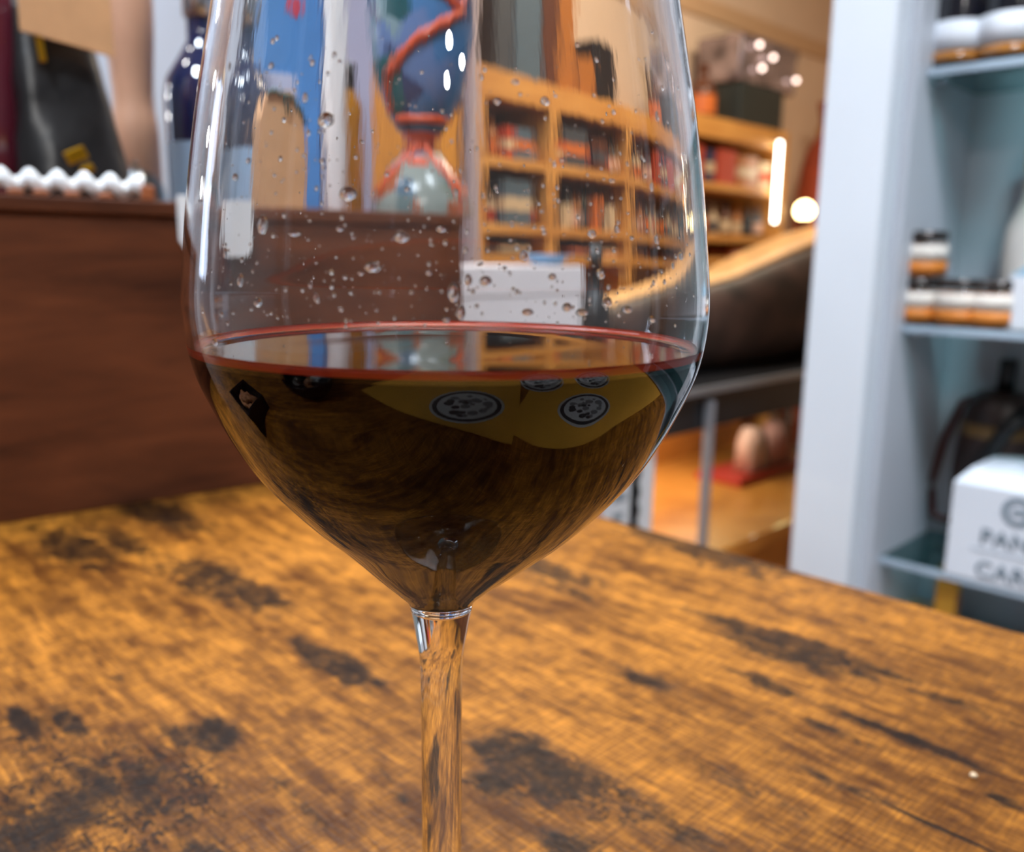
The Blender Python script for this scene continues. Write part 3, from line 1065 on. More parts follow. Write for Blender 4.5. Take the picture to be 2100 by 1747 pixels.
for (bay, j), items in rowspec.items():
    xa, xb = ux[bay] + .035, ux[bay + 1] - .035
    tw = sum(i[2] for i in items)
    gap = max((xb - xa - tw) / len(items), .004)
    sc_ = min(1, (xb - xa) / (tw + .004 * len(items)))
    x = xa
    clear_h = SZ[j - 1] - (.05 if j == 1 else .03) - SZ[j]
    for q, (kind, cn, wd, rh) in enumerate(items):
        wd *= sc_
        cx_ = x + gap / 2 + wd / 2
        x += wd + gap
        hh = clear_h * rh * .95
        where = f'{ORD[q]} along the {SHELFN[j]}, {BAYN[bay]}'
        if kind == 'bottle':
            lm = random.choice(LABM)
            make_bottle('shelf_bottle', f'{cn} bottle, {where}', (cx_, BY + .07, SZ[j]), hh, min(wd / 2, hh * .17), PM[cn], lm, None, 16, (.12, .45), 'bottles and boxes in the wooden shelf case')
        else:
            carton('shelf_box', f'{cn} box, {where}', (cx_, BY + .03, SZ[j]), wd, .14, hh, PM[cn], random.choice(LABM) if random.random() < .6 else None, 0, 'bottles and boxes in the wooden shelf case')

# boxes standing on top of the bookcase
TOPZ = zt + .03


def topbox(px0, px1, pyt, cn, label, d=.12, y=BY + .06):
    xa, xb = ony(px0, 200, y).x, ony(px1, 200, y).x
    h_ = ony((px0 + px1) / 2, pyt, y).z - TOPZ
    return carton('stored_box', label, ((xa + xb) / 2, y, TOPZ), xb - xa, d, h_, PM[cn])


topbox(1022, 1062, -60, 'slate', 'tall slate box on the wooden shelf case next to the white post')
topbox(1066, 1126, -40, 'blue-grey', 'tall blue-grey box on top of the wooden shelf case')
topbox(1130, 1163, -30, 'brown', 'narrow tall dark brown box on top of the wooden shelf case')
topbox(1166, 1206, -50, 'amber', 'narrow tall amber box on top of the wooden shelf case')
topbox(1212, 1252, 118, 'amber', 'short amber box beside the black box on the shelf case')
topbox(1256, 1306, 92, 'black', 'short black box on top of the wooden shelf case')
p = ony(1448, 220, BY + .1)
make_bottle('stored_bottle', 'squat brown jug on top of the shelf case near the foil gift box', (p.x, BY + .12, TOPZ), .22, .055, PM['brown'], PM['orange'], None, 20)
# foil gift box with glowing beads standing in for its glints, on a dark base
xa, xb = ony(1518, 170, BY + .03).x, ony(1634, 170, BY + .03).x
z0_, z1_ = ony(1575, 180, BY + .03).z, ony(1575, 80, BY + .03).z
M_base = mat('dark_green_case', (34, 44, 44), .5)
M_foil = mat('grey_foil_wrap', (150, 140, 146), .2, metal=.7, vary=.4, vscale=14, bump=1)
gb = thing('foil_gift_box', 'shiny grey foil-wrapped gift box on a dark base atop the shelf case', 'gift box', ((xa + xb) / 2, BY + .03, TOPZ))
w2 = (xb - xa) / 2
obj('base', box(-w2 * .95, w2 * .55, .0, .2, 0, z0_ - TOPZ, .006), M_base, gb)
bm = box(-w2, w2, .0, .22, z0_ - TOPZ, z1_ - TOPZ, .012, 3)
bmesh.ops.subdivide_edges(bm, edges=bm.edges[:], cuts=3, use_grid_fill=True)
for v in bm.verts:
    v.co += Vector((mnoise.noise(v.co * 25), mnoise.noise(v.co * 25 + Vector((5, 0, 0))), mnoise.noise(v.co * 25 + Vector((0, 7, 0))))) * .008
obj('wrapping', bm, M_foil, gb, True)
M_glint = mat('foil_glint_glow', (255, 240, 230), .3, emit=(255, 226, 214), estr=5)
for (px, py) in ((1557, 92), (1585, 118), (1562, 140), (1632, 165)):
    q = ony(px, py, BY + .008)
    bmx = bmesh.new()
    bmesh.ops.create_uvsphere(bmx, u_segments=12, v_segments=8, radius=.010)
    o = obj('glint_bead', bmx, M_glint, gb, True, (q.x - (xa + xb) / 2, -.024, q.z - TOPZ))
# red-brown sack beyond the lamp, at the post
p = ony(1680, 300, 2.1)
M_rust = mat('rust_red_paper', (150, 62, 36), .6, vary=.15)
zb_ = z2
t = thing('red_sack', 'tall rust red paper parcel beside the globe lamp, partly behind the white post', 'parcel', (p.x + .02, 2.05, FLOOR_Z))
htop = ony(1680, 210, 2.1).z - FLOOR_Z
obj('body', lathe([(0, 0), (.14, 0)] + spline([(.15, .02), (.16, htop * .5), (.13, htop * .82), (.06, htop * .92), (.075, htop)], 4) + [(0, htop)], 20), M_rust, t, True)
obj('tie', lathe([(.062, htop * .905), (.07, htop * .905), (.07, htop * .93), (.062, htop * .93)], 20), PM['amber'], t)

# ------------------------------------------------------------------ delicatessen counter with a ham
FY = .80
ctop = ony(1520, 783, FY).z
xl, xr = ony(1010, 850, FY).x, 2.2
M_stone = mat('black_counter_stone', (26, 26, 28), .25)
M_steel = mat('brushed_steel_edge', (168, 176, 184), .3, metal=.85)
M_deck = wood('display_deck_wood', (170, 104, 40), (214, 144, 66), (4, 8, 4), .35)
ct = thing('deli_counter', 'black-topped counter with steel edge and glass front beyond the table', 'counter', (0, FY, 0))
dz = ony(1550, 985, FY + .22).z
obj('worktop', box(xl, xr, .0, .5, ctop - .022, ctop, .003), M_stone, ct)
obj('steel_edge', box(xl, xr, -.006, 0, ctop - .010, ctop + .002, .001), M_steel, ct)
obj('apron', box(xl, xr, .012, .03, ctop - .075, ctop - .022, .002), M_stone, ct)
obj('deck', box(xl, xr, .0, .5, dz - .03, dz, .002), M_deck, ct)
obj('back_panel', box(xl, xr, .48, .5, dz, ctop - .022), M_deck, ct)
obj('plinth', box(xl + .03, xr - .03, .03, .47, FLOOR_Z, dz - .03), M_deck, ct)
px_ = ony(1452, 960, FY).x
M_post = mat('grey_post_metal', (140, 142, 148), .4, metal=.3)
obj('post', box(px_ - .007, px_ + .007, -.004, .010, dz - .03, ctop - .024, .001), M_post, ct)
obj('post', box(xl, xl + .016, -.004, .010, dz - .03, ctop - .024, .001), M_post, ct)
obj('post', box(xr - .016, xr, -.004, .010, dz - .03, ctop - .024, .001), M_post, ct)
obj('glass_pane', box(px_ + .008, xr - .017, .0, .004, dz + .001, ctop - .077), pane('counter_pane', (240, 246, 243), 1.25), ct)

lamp('counter_fill_light', (1.25, FY + .3, ctop - .03), (1.25, FY + .25, dz), 5, (1, .86, .66), 1.1, 'RECTANGLE', .06)  # unseen light added under the worktop to brighten the deck
# ham
HY = FY + .16
stn = [(1150, 655, 720), (1210, 632, 735), (1290, 606, 750), (1380, 582, 762), (1470, 556, 770), (1560, 512, 772), (1640, 478, 772), (1740, 450, 770), (1850, 470, 772), (1920, 560, 770), (1960, 640, 760)]
M_ham = mat('cured_ham_rind', (58, 41, 34), .5, vary=.5, vscale=14, bump=.6)
M_fat = mat('ham_fat', (206, 152, 90), .4, vary=.14, vscale=30)
rings, fat = [], []
bm, bf = bmesh.new(), bmesh.new()
for (px, pt, pb_) in stn:
    a, b_ = ony(px, pt, HY), ony(px, pb_, HY)
    zb = ctop + .001
    h_ = (a.z - zb)
    ry = max(.035, min(h_ * .42, .10))
    row = []
    for i in range(24):
        th = 2 * PI * i / 24
        cz = zb + h_ / 2
        yy = HY + ry * math.copysign(abs(math.cos(th)) ** .85, math.cos(th))
        zz = cz + h_ / 2 * math.copysign(abs(math.sin(th)) ** .8, math.sin(th))
        nz = .006 * mnoise.noise(Vector((a.x * 9, yy * 18, zz * 18)))
        row.append(bm.verts.new((a.x, yy + nz, max(zz + nz * .6, zb))))
    rings.append(row)
    f = []
    for i in range(9):
        th = PI * .40 + PI * .27 * i / 8
        for s_ in (1.0, 1.06):
            yy = HY + ry * s_ * math.copysign(abs(math.cos(th)) ** .85, math.cos(th)) * 1.02
            zz = zb + h_ / 2 + h_ / 2 * (abs(math.sin(th)) ** .8) + (.003 if s_ > 1 else -.004)
            f.append(bf.verts.new((a.x, yy, zz)))
    fat.append(f)
for a_, b_ in zip(rings, rings[1:]):
    for i in range(24):
        bm.faces.new((a_[i], a_[(i + 1) % 24], b_[(i + 1) % 24], b_[i]))
bm.faces.new(rings[0])
bm.faces.new(rings[-1])
for a_, b_ in zip(fat, fat[1:]):
    for i in range(8):
        for s_ in (0, 1):
            bf.faces.new((a_[2 * i + s_], a_[2 * i + 2 + s_], b_[2 * i + 2 + s_], b_[2 * i + s_]))
    for i in (0, 16):
        bf.faces.new((a_[i], a_[i + 1], b_[i + 1], b_[i]))
for f in (fat[0], fat[-1]):
    for i in range(8):
        bf.faces.new((f[2 * i], f[2 * i + 1], f[2 * i + 3], f[2 * i + 2]))
ham = thing('cured_ham', 'large dark cured ham with pale fat edge lying on the black counter', 'ham', (0, 0, 0))
obj('rind', bm, M_ham, ham, True)
obj('fat_cap', bf, M_fat, ham, True)

# pale carton on the counter, seen through the glass
CYB = FY + .04
xa, xb = ony(932, 600, CYB).x, ony(1212, 600, CYB).x
hc = ony(1080, 545, CYB).z - ctop
M_pale = mat('pale_grey_card', (236, 228, 228), .6)
t = thing('pale_carton', 'wide pale grey carton on the black counter beside the ham', 'carton', ((xa + xb) / 2, CYB, ctop))
wv = (xb - xa) / 2
obj('body', box(-wv, wv, 0, .10, 0, hc * .8, .002), M_pale, t)
obj('lid', box(-wv - .002, wv + .002, -.002, .102, hc * .8, hc, .002), M_pale, t)
p = ony(1135, 515, CYB + .05)
t = thing('blue_dish', 'small pale blue dish on top of the pale grey carton', 'dish', (p.x, CYB + .05, ctop + hc))
obj('body', lathe([(0, 0), (.02, 0), (.022, .003), (.038, .014), (.0395, .0145), (.038, .0155), (.021, .006), (0, .005)], 28), mat('pale_blue_glaze', (120, 158, 190), .25), t, True)
p = ony(1255, 545, CYB + .02)
make_bottle('black_bottle', 'short black bottle standing on the counter between pale carton and ham', (p.x, CYB + .03, ctop), ony(1255, 500, CYB + .03).z - ctop, .03, M_black, None, None, 24)

# packs on the deck under the counter
M_wht = mat('white_print_card', (210, 212, 214), .55)
M_red = mat('red_card', (184, 54, 46), .5)
gy = FY + .03
xa, xb = ony(1238, 960, gy).x, ony(1343, 960, gy).x
zt_ = ctop - .08
pk = thing('patterned_pack', 'tall white pack with black blotchy stripe on the deck under the counter', 'pack', ((xa + xb) / 2, gy, dz))
wv = (xb - xa) / 2
obj('body', box(-wv, wv, 0, .06, 0, zt_ - dz, .003), M_wht, pk)
bm = bmesh.new()
nseg = 36
L_, R_ = [], []
for i in range(nseg + 1):
    z = (zt_ - dz) * i / nseg
    c0 = wv * .18
    wdt = wv * (.12 + .14 * abs(math.sin(i * .62)) ** .7)
    L_.append(bm.verts.new((c0 - wv * .14, -.0006, z)))
    R_.append(bm.verts.new((c0 + wdt, -.0006, z)))
for i in range(nseg):
    bm.faces.new((L_[i], R_[i], R_[i + 1], L_[i + 1]))
bmesh.ops.solidify(bm, geom=bm.faces[:], thickness=.0008)
obj('black_stripe', bm, M_black, pk)
M_greyp = mat('grey_print', (128, 138, 146), .6)
for i in range(7):
    z = (zt_ - dz) * (.08 + .13 * i)
    obj('grey_mark', box(-wv * .62, -wv * (.12 + .1 * (i % 2)), -.0009, 0, z, z + .012 + .004 * (i % 3), .0003), M_greyp, pk)
xa2, xb2 = ony(1175, 1000, gy).x, xa - .004
rp = thing('red_pack', 'red pack with pale end beside the white patterned pack under the counter', 'pack', ((xa2 + xb2) / 2, gy, dz))
wv = (xb2 - xa2) / 2
hr = ony(1215, 985, gy).z - dz
obj('body', box(-wv, wv, 0, .07, 0, hr, .003), M_red, rp)
obj('pale_end', box(-wv, wv * .2, -.001, 0, hr * .2, hr * .75), PM['pale pink'], rp)
# pink and white bags at the back of the deck
yb = FY + .24
for n_, (px, pw, pt, cn, lab) in enumerate(((1545, 40, 880, 'a', 'pale pink paper bag on a red tray at the back of the deck'), (1592, 44, 868, 'b', 'pink and white striped bag beside the pale pink paper bag'))):
    pp = ony(px, 975, yb)
    ww = (ony(px + pw / 2, 975, yb).x - ony(px - pw / 2, 975, yb).x) / 2
    hh = ony(px, pt, yb).z - dz - .018
    t = thing('treat_bag', lab, 'bag', (pp.x, yb, dz + .018))
    poly = [(-ww, 0), (ww, 0), (ww * .8, hh * .75), (ww * .35, hh), (-ww * .35, hh), (-ww * .8, hh * .75)]
    bm = prism(poly, -.012, .03)
    bmesh.ops.bevel(bm, geom=bm.edges[:], offset=.003, segments=2, affect='EDGES')
    obj('body', bm, mat('pink_bag_' + cn, (222, 176, 166) if n_ == 0 else (206, 150, 146), .55), t, True)
    for i in (-1, 1):
        obj('stripe', box(i * ww * .4 - ww * .12, i * ww * .4 + ww * .12, -.0135, -.0115, hh * .05, hh * .7), M_wht if n_ == 0 else M_red, t)
xa, xb = ony(1510, 980, yb - .02).x, ony(1660, 980, yb - .02).x
t = thing('red_tray', 'shallow red tray under the pink bags on the deck', 'tray', ((xa + xb) / 2, yb - .03, dz))
wv = (xb - xa) / 2
obj('floor_plate', box(-wv, wv, 0, .12, 0, .016, .002), M_red, t)
obj('rim', box(-wv - .003, wv + .003, -.004, 0, 0, .022, .001), M_red, t)

# ------------------------------------------------------------------ white shelf unit
UX = 1.25
M_unit = mat('white_lacquer', (216, 222, 230), .35, vary=.02, vscale=3)
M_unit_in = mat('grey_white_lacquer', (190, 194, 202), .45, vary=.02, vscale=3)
ya = onx(1660, 600, UX).y
yb_ = onx(1790, 600, UX).y
un = thing('shelf_unit', 'tall white shelf unit with broad post and glass shelves beyond the table edge', 'shelf unit', (UX, 0, 0))
UXB = ony(1912, 1050, yb_ - .015).x - UX       # depth to the back board
U0, U1 = -.75, yb_                              # it runs on to the right, out of the frame
obj('post', box(0, .05, yb_, ya, FLOOR_Z, 1.5, .006, 3), M_unit, un)
obj('side_panel', box(.05, UXB, yb_ - .012, yb_ + .012, FLOOR_Z, 1.5, .001), M_unit_in, un)
obj('back_board', box(UXB, UXB + .015, U0, yb_ + .012, FLOOR_Z, 1.5), M_unit_in, un)
obj('post', box(0, .05, U0 - .09, U0, FLOOR_Z, 1.5, .006, 3), M_unit, un)
obj('base_board', box(.01, UXB, U0, yb_ - .012, -.46, -.43, .003), M_unit_in, un)
obj('top_board', box(0, UXB, U0, yb_ - .012, 1.47, 1.5, .003), M_unit, un)
M_shelf = pane('green_shelf_glass', (186, 214, 214), 1.4)
SX = onx(1855, 670, UX).y
sx = .085                                       # shelves set back from the front
yl = yb_ - .014
zs = [onx(1960, 145, UX + sx).z, onx(1960, 672, UX + sx).z, onx(1870, 1155, UX + sx).z]
zs[0] = onx(1962, 149, UX + sx + .055).z
for z in zs:
    sh = obj('glass_shelf', box(sx, UXB - .001, U0 + .002, yl, z - .010, z, .0012), M_shelf, un)
    obj('shelf_edge', box(sx - .002, sx, U0 + .002, yl, z - .011, z - .0005, .0005), mat('lit_glass_edge', (172, 190, 206), .15), un)  # opaque strip, the lit look of the glass edge is in its colour
    for y in (yl - .02, U0 + .03):
        obj('shelf_pin', box(sx + .02, sx + .035, y, yl if y > 0 else y - .03, z - .018, z - .0102, .001), M_steel, un)

# bottles on the top shelf
M_dkbottle = mat('dark_bottle_glass', (18, 20, 30), .08, spec=.7, coat=.5)
M_wlabel = mat('white_label', (222, 226, 234), .6)
M_amberb = mat('amber_reflection', (170, 112, 52), .15)


def dark_bottle(x, label):
    xx = UX + sx + .055
    y = onx(x, 80, xx).y
    r = .0400
    t = thing('dark_bottle', label, 'bottle', (xx, y, zs[0]))
    obj('body', lathe([(0, .0), (r * .8, 0)] + spline([(r * .93, .004), (r, .012), (r, .12), (r * .96, .17), (r * .6, .205), (r * .4, .225), (r * .37, .28)], 3) + [(0, .28)], 36), M_dkbottle, t, True)
    obj('base_reflection', lathe([(r * .94, .006), (r * 1.01, .013), (r * 1.01, .0235), (r * .99, .0235)], 36), M_amberb, t, True)  # amber ring that paints the reflection at the bottle's base
    obj('paper_label', lathe([(r * 1.0, .024), (r * 1.02, .024), (r * 1.02, .064), (r * 1.0, .064)], 36), M_wlabel, t, True)
    obj('cap', lathe([(0, .24), (r * .43, .24), (r * .43, .284), (0, .284)], 24), M_black, t, True)


dark_bottle(1962, 'dark bottle with white label on the top glass shelf, nearer the post')
dark_bottle(2072, 'dark bottle with white label on the top glass shelf, farther from the post')

# jars on the middle shelf
M_jarglass = pane('jar_glass', (250, 248, 244))
M_jam = mat('orange_preserve', (196, 112, 36), .35, vary=.3, vscale=120)
M_jam2 = mat('brown_preserve', (150, 92, 52), .35, vary=.3, vscale=120)
M_lid = mat('dark_tin_lid', (66, 60, 58), .25, metal=.6)
M_jlabel = mat('cream_jar_label', (226, 218, 208), .6)
M_jlabel2 = mat('orange_jar_label', (214, 128, 44), .55)
JX = UX + sx + .04
JR, JH = .033, .068


def jar(loc, label, jam):
    t = thing('preserve_jar', label, 'jar', loc, 0, 'jars stacked on the middle glass shelf')
    obj('contents', lathe([(0, .002), (JR * .93, .002), (JR * .95, .006), (JR * .95, JH * .72), (0, JH * .72)], 28), jam, t, True)
    obj('jar_glass', lathe([(0, 0), (JR * .95, 0)] + spline([(JR, .003), (JR, JH * .7), (JR * .86, JH * .8)], 3) + [(JR * .84, JH * .8), (0, JH * .8)], 28), M_jarglass, t, True)
    obj('paper_label', lathe([(JR * 1.0, JH * .36), (JR * 1.02, JH * .36), (JR * 1.02, JH * .70), (JR * 1.0, JH * .70)], 28), M_jlabel, t, True)
    obj('label_band', lathe([(JR * 1.0, JH * .08), (JR * 1.02, JH * .08), (JR * 1.02, JH * .355), (JR * 1.0, JH * .355)], 28), M_jlabel2, t, True)
    obj('lid', lathe([(0, JH * .8), (JR * .95, JH * .8), (JR * .97, JH * .82), (JR * .97, JH * .98), (JR * .9, JH), (0, JH * .995)], 28), M_lid, t, True)
    return t


jy = [onx(x, 640, JX).y for x in (1877, 1964, 2040)]
jar((JX, jy[0], zs[1]), 'jar at the post end of the bottom row, under the stacked jar', M_jam2)
jar((JX, jy[1], zs[1]), 'middle jar of the bottom row on the middle glass shelf', M_jam)
jar((JX, jy[2], zs[1]), 'bottom row jar with orange contents next to the white carton', M_jam)
jar((JX, onx(1893, 530, JX).y, zs[1] + JH), 'single jar stacked on top of the bottom row', M_jam2)

# white carton with blue top on the middle shelf
y0 = onx(2062, 640, UX + sx + .02).y
hcar = onx(2080, 560, UX + sx + .02).z - zs[1]
t = thing('blue_top_carton', 'white carton with pale blue sloping top beside the jars', 'carton', (UX + sx + .02, y0, zs[1]))
obj('body', box(0, .10, -.16, 0, 0, hcar * .95, .002), M_wlabel, t)
bm = prism([(0, 0), (-.16, 0), (-.12, .03), (-.04, .028)], 0, .10, 'x')
obj('gable_top', bm, mat('pale_blue_card', (158, 196, 220), .5), t, False, (0, 0, hcar * .951))
for i in range(2):
    obj('print_mark', box(-.0008, 0, -.06, -.03, hcar * (.3 + .35 * i), hcar * (.3 + .35 * i) + .016, .0003), M_greyp, t)
# white ceramic bottle at the frame edge
yy = onx(2112, 450, UX + .24).y
make_bottle('white_bottle', 'tall white ceramic bottle behind the blue-topped carton', (UX + .24, yy, zs[1]), .27, .032, mat('white_ceramic', (222, 214, 206), .35), None, PM['cream'], 28, neck=.35)

# white bakery carton with printed words on the lower shelf
BX = UX + sx - .004
yb0 = onx(1934, 1190, BX).y
zb0 = zs[2]
zt0 = onx(1948, 985, BX).z
bw = .26
hb_ = zt0 - zb0
bx = thing('bread_carton', 'white bread carton with folded gable top and grey lettering on the lower glass shelf', 'carton', (BX, yb0, zb0))
bm = bmesh.new()
Fr = [(-.0, 0), (-bw, 0), (-bw, hb_), (-.0, hb_)]
dpt = .17
rf = .026
top_prof = [(-.014, hb_ + .020), (-.05, hb_ + .023), (-.085, hb_ + .017), (-.13, hb_ + .026), (-.2, hb_ + .026), (-bw + .014, hb_ + .020)]
vf = [bm.verts.new((0, y, z)) for y, z in Fr]
vb = [bm.verts.new((dpt, y, z)) for y, z in Fr]
tf = [bm.verts.new((.030, y, z)) for y, z in top_prof]
tb_ = [bm.verts.new((dpt - .03, y, z)) for y, z in top_prof]
bm.faces.new(vf)
bm.faces.new(vb[::-1])
bm.faces.new((vf[0], vb[0], vb[1], vf[1]))
bm.faces.new((vf[0], vf[3], vb[3], vb[0]))
bm.faces.new((vf[1], vb[1], vb[2], vf[2]))
bm.faces.new([vf[3], vf[2]] + tf[::-1])
bm.faces.new([vb[2], vb[3]] + tb_)
bm.faces.new((vf[3], tf[0], tb_[0], vb[3]))
bm.faces.new((vf[2], vb[2], tb_[-1], tf[-1]))
for i in range(len(tf) - 1):
    bm.faces.new((tf[i], tf[i + 1], tb_[i + 1], tb_[i]))
bmesh.ops.bevel(bm, geom=[e for e in bm.edges if len(e.link_faces) == 2 and e.calc_face_angle(0) > .3], offset=.003, segments=2, affect='EDGES')
obj('carton_body', bm, mat('white_carton_card', (218, 224, 234), .55), bx)
M_ink = mat('grey_blue_ink', (112, 128, 142), .6)


def words(txt, px, py, size, parent, m):
    cu = bpy.data.curves.new('lettering', 'FONT')
    cu.body = txt
    cu.size = size
    cu.extrude = .0003
    cu.offset = .0007
    cu.space_character = 1.08
    cu.materials.append(m)
    o = bpy.data.objects.new('lettering', cu)
    COL.objects.link(o)
    dg = bpy.context.evaluated_depsgraph_get()
    me = bpy.data.meshes.new_from_object(o.evaluated_get(dg))
    bpy.data.objects.remove(o)
    o = bpy.data.objects.new('lettering', me)
    COL.objects.link(o)
    o.parent = parent
    q = onx(px, py, BX)
    # text lies on the front face: its x runs along -Y, its y along +Z
    o.matrix_local = Matrix(((0, 0, -1, -.0008), (-1, 0, 0, q.y - yb0), (0, 1, 0, q.z - zb0), (0, 0, 0, 1)))
    return o


words('PAN', 2008, 1113, .032, bx, M_ink)
words('CARO', 1998, 1178, .032, bx, M_ink)
q = onx(2088, 1052, BX)
o = obj('round_logo', lathe([(.013, 0), (.021, 0), (.021, .0008), (.013, .0008)], 32), M_ink, bx)
o.rotation_euler = (0, PI / 2, 0)
o.location = (-.0008, q.y - yb0, q.z - zb0)
o = obj('round_logo', box(-.004, .004, -.010, .010, 0, .0008, .0002), M_ink, bx)
o.rotation_euler = (0, PI / 2, 0)
o.location = (-.0008, q.y - yb0 - .002, q.z - zb0)
o = obj('rule_line', box(-.0008, 0, onx(2100, 1130, BX).y - yb0 - .04, onx(1990, 1130, BX).y - yb0, 0, .004), mat('pale_ink', (184, 194, 206), .6), bx, False, (0, 0, onx(2040, 1137, BX).z - zb0))
obj('hand_hole', lathe([(0, 0), (.018, 0), (.018, .001), (0, .001)], 24), M_greyp, bx, True, (.06, -.118, hb_ + .0245))

# dark leather-wrapped jug with loop handle, behind the carton
JXX = UX + .27
yj = onx(2052, 880, JXX).y
zb1 = zs[2]
pj = onx(2045, 865, JXX)
M_leather = mat('dark_brown_leather', (46, 26, 20), .4, vary=.4, vscale=18)
t = thing('leather_jug', 'squat dark brown leather jug with black neck and loop handle behind the bread carton', 'jug', (JXX, yj, zb1))
zc = onx(2045, 800, JXX).z - zb1
zn = onx(2045, 735, JXX).z - zb1
rj = .055
obj('body', lathe([(0, 0), (rj * .8, 0)] + spline([(rj * .95, .01), (rj * 1.15, zc * .45), (rj * 1.0, zc * .8), (rj * .75, zc * .97), (rj * .3, zc)], 5) + [(0, zc)], 32), M_leather, t, True)
obj('neck', lathe([(.0, zc * .98), (.0125, zc * .98), (.0125, zn * .99), (.011, zn), (0, zn)], 24), M_black, t, True)
hp = [(0, rj * .7, zc * .95), (0, rj * 1.1, zc * .9), (0, rj * 1.5, zc * .65), (0, rj * 1.72, zc * .35), (0, rj * 1.6, zc * .12), (0, rj * 1.1, zc * .1), (0, rj * .9, zc * .2)]
hp2 = []
for i in range(len(hp) - 1):
    for s_ in range(4):
        hp2.append(Vector(hp[i]).lerp(Vector(hp[i + 1]), s_ / 4))
obj('loop_handle', add_tube(bmesh.new(), hp2, .006, 10), mat('oxblood_strap', (74, 32, 28), .4), t, True)
obj('strap', add_tube(bmesh.new(), [(-rj * .9, -rj * .9, zc * .92), (-rj * 1.05, -rj * .45, zc * .8), (-rj * 1.15, 0, zc * .6), (-rj * 1.05, rj * .5, zc * .42)], .012, 8), M_black, t, True)
obj('paper_label', lathe([(rj * 1.07, zc * .62), (rj * 1.10, zc * .62), (rj * 1.02, zc * .80), (rj * .99, zc * .80)], 32), mat('mustard_label', (112, 82, 42), .5), t, True)
# pale bottle with copper cap behind the jug
yp = onx(2072, 800, UX + .37).y
pt_ = onx(2066, 712, UX + .37).z - zs[2]
make_bottle('copper_cap_bottle', 'pale bottle with copper coloured cap standing behind the leather jug', (UX + .37, yp, zs[2]), pt_, .03, mat('pale_glass', (190, 196, 206), .2), None, mat('copper_cap', (206, 122, 72), .35), 24, neck=.34, rn=.45)

# wooden board and yellow packet on the unit's base
yy = onx(1935, 1240, UX + .2).y
bp = onz(1925, 1245, -.43)
wbx = thing('round_board', 'round pale wooden board lying on the base of the white shelf unit', 'board', (UX + .16, .50, -.43))
obj('board', lathe([(0, 0), (.098, 0), (.1, .002), (.1, .018), (.098, .02), (0, .02)], 40), wood('pale_board_wood', (186, 140, 102), (216, 172, 132), (4, 30, 4), .4), wbx)
t = carton('yellow_packet', 'small mustard yellow packet on the round wooden board', (UX + .15, .43, -.41), .03, .02, .11, mat('mustard_yellow_card', (216, 158, 48), .5), PM['amber'], PI / 2, cat='packet')

# ------------------------------------------------------------------ things on the near table, mirrored in the wine glass
M_mat = mat('mustard_placemat', (232, 172, 62), .6, vary=.03)
M_medal = mat('silver_grey_print', (196, 202, 208), .5)
M_medal_m = mat('mid_grey_print', (120, 124, 130), .5)
M_medal_d = mat('dark_grey_print', (52, 54, 58), .5)


def placemat(label, corner, ang, w_, h_, z, emblems):
    t = thing('paper_placemat', label, 'placemat', (corner[0], corner[1], z), ang)
    obj('sheet', box(0, w_, -h_, 0, 0, .0006), M_mat, t)
    for (ex, ey, r) in emblems:
        e = obj('emblem', lathe([(0, 0), (r, 0), (r, .0002), (0, .0002)], 40), M_medal, t, False, (ex, ey, .0006))
        obj('emblem_ring', lathe([(r * .80, .0002), (r * .92, .0002), (r * .92, .0004), (r * .80, .0004)], 40), M_medal_d, e)
        rn = random.Random(3)
        bm, bl_ = bmesh.new(), bmesh.new()
        for q in range(26):
            a, d_ = rn.uniform(0, 6.28), r * .62 * rn.random() ** .6
            add_lathe(bm if q % 3 else bl_, [(0, .0002), (r * rn.uniform(.05, .15), .0002), (r * .04, .0004), (0, .0004)], 9, None, d_ * math.cos(a), d_ * math.sin(a))
        obj('emblem_figure', bm, M_medal_m, e)
        obj('emblem_figure', bl_, M_medal_d, e)


# corner, direction of the far edge, size along it and towards the camera side
placemat('mustard paper placemat with round silver emblem, its corner over the other placemat', (-.145, .0665), math.radians(-15.5), .24, .19, .0008, [(.165, -.064, .054)])
placemat('mustard paper placemat with round silver emblem, its edge under the other placemat', (.066, -.004), 0, .34, .24, .0, [(.115, -.066, .052), (.02, -.175, .05), (.15, -.185, .05)])

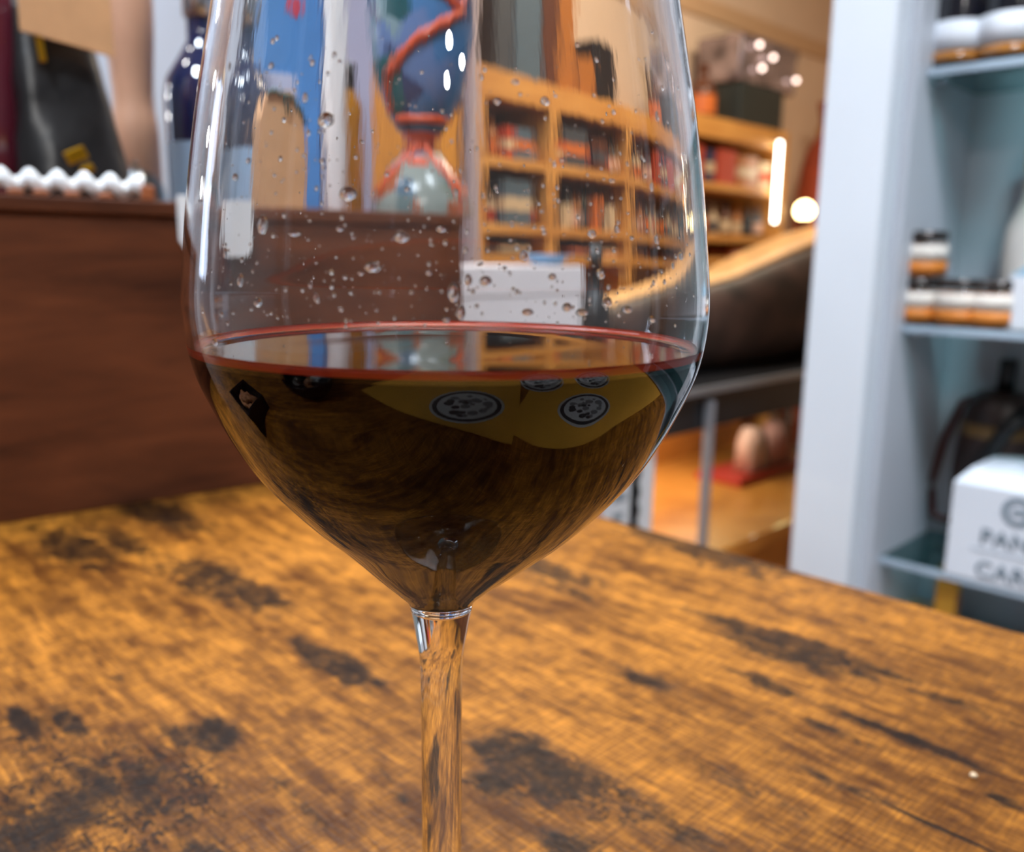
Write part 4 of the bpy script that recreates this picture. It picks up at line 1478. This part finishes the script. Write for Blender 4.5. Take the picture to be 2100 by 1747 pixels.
M_slate = mat('black_glazed_dish', (16, 16, 18), .22)
M_nut = mat('toasted_nut', (170, 112, 70), .5, vary=.25, vscale=200)
nd = thing('snack_dish', 'small square black dish of toasted nuts beside the wine glass', 'dish', (-.055, .315, 0), math.radians(20))
bm = prism([(-.032, 0), (.032, 0), (.042, .026), (.039, .026), (.029, .004), (-.029, .004), (-.039, .026), (-.042, .026)], -.04, .04)
obj('dish_body', bm, M_slate, nd)
obj('dish_end', prism([(-.032, 0), (.032, 0), (.042, .026), (-.042, .026)], -.043, -.04), M_slate, nd)
obj('dish_end', prism([(-.032, 0), (.032, 0), (.042, .026), (-.042, .026)], .04, .043), M_slate, nd)
bm = bmesh.new()
for i in range(26):
    r = bmesh.ops.create_uvsphere(bm, u_segments=10, v_segments=7, radius=.0065)
    a, r_ = i * 2.4, .027 * math.sqrt(i / 26)
    M = Matrix.Translation((r_ * math.cos(a) * .9, r_ * math.sin(a) * 1.1, .0102 + (.010 if i < 9 else 0))) @ Matrix.Rotation(random.uniform(0, 6), 4, 'Z')
    for v in r['verts']:
        v.co.x *= 1.5
        v.co.y *= .85
        v.co = M @ v.co
o = obj('toasted_nuts', bm, M_nut, None, True)
o.location = (-.055, .315, 0)
o.rotation_euler = (0, 0, math.radians(20))
tag(o, 'heap of toasted brown nuts in the small square black dish', 'nuts', None, 'stuff')
bb = thing('black_bowl', 'round black bowl with two brown olives on the table beyond the nut dish', 'bowl', (-.15, .165, 0))
obj('bowl_body', lathe([(0, 0), (.03, 0)] + spline([(.032, .002), (.048, .02), (.055, .042)], 4) + spline([(.052, .042), (.045, .021), (.03, .006)], 4) + [(0, .005)], 40), M_slate, bb, True)
for i, (x, y) in enumerate(((-.012, .006), (.012, -.004))):
    bmx = bmesh.new()
    bmesh.ops.create_uvsphere(bmx, u_segments=14, v_segments=9, radius=.009)
    for v in bmx.verts:
        v.co.x *= 1.25
    o = obj('olive', bmx, mat('brown_olive', (150, 100, 66), .3), None, True, (-.15 + x, .165 + y, .0142))
    tag(o, ('brown olive in the black bowl, nearer the nut dish', 'brown olive in the black bowl, farther from the nut dish')[i], 'olive')
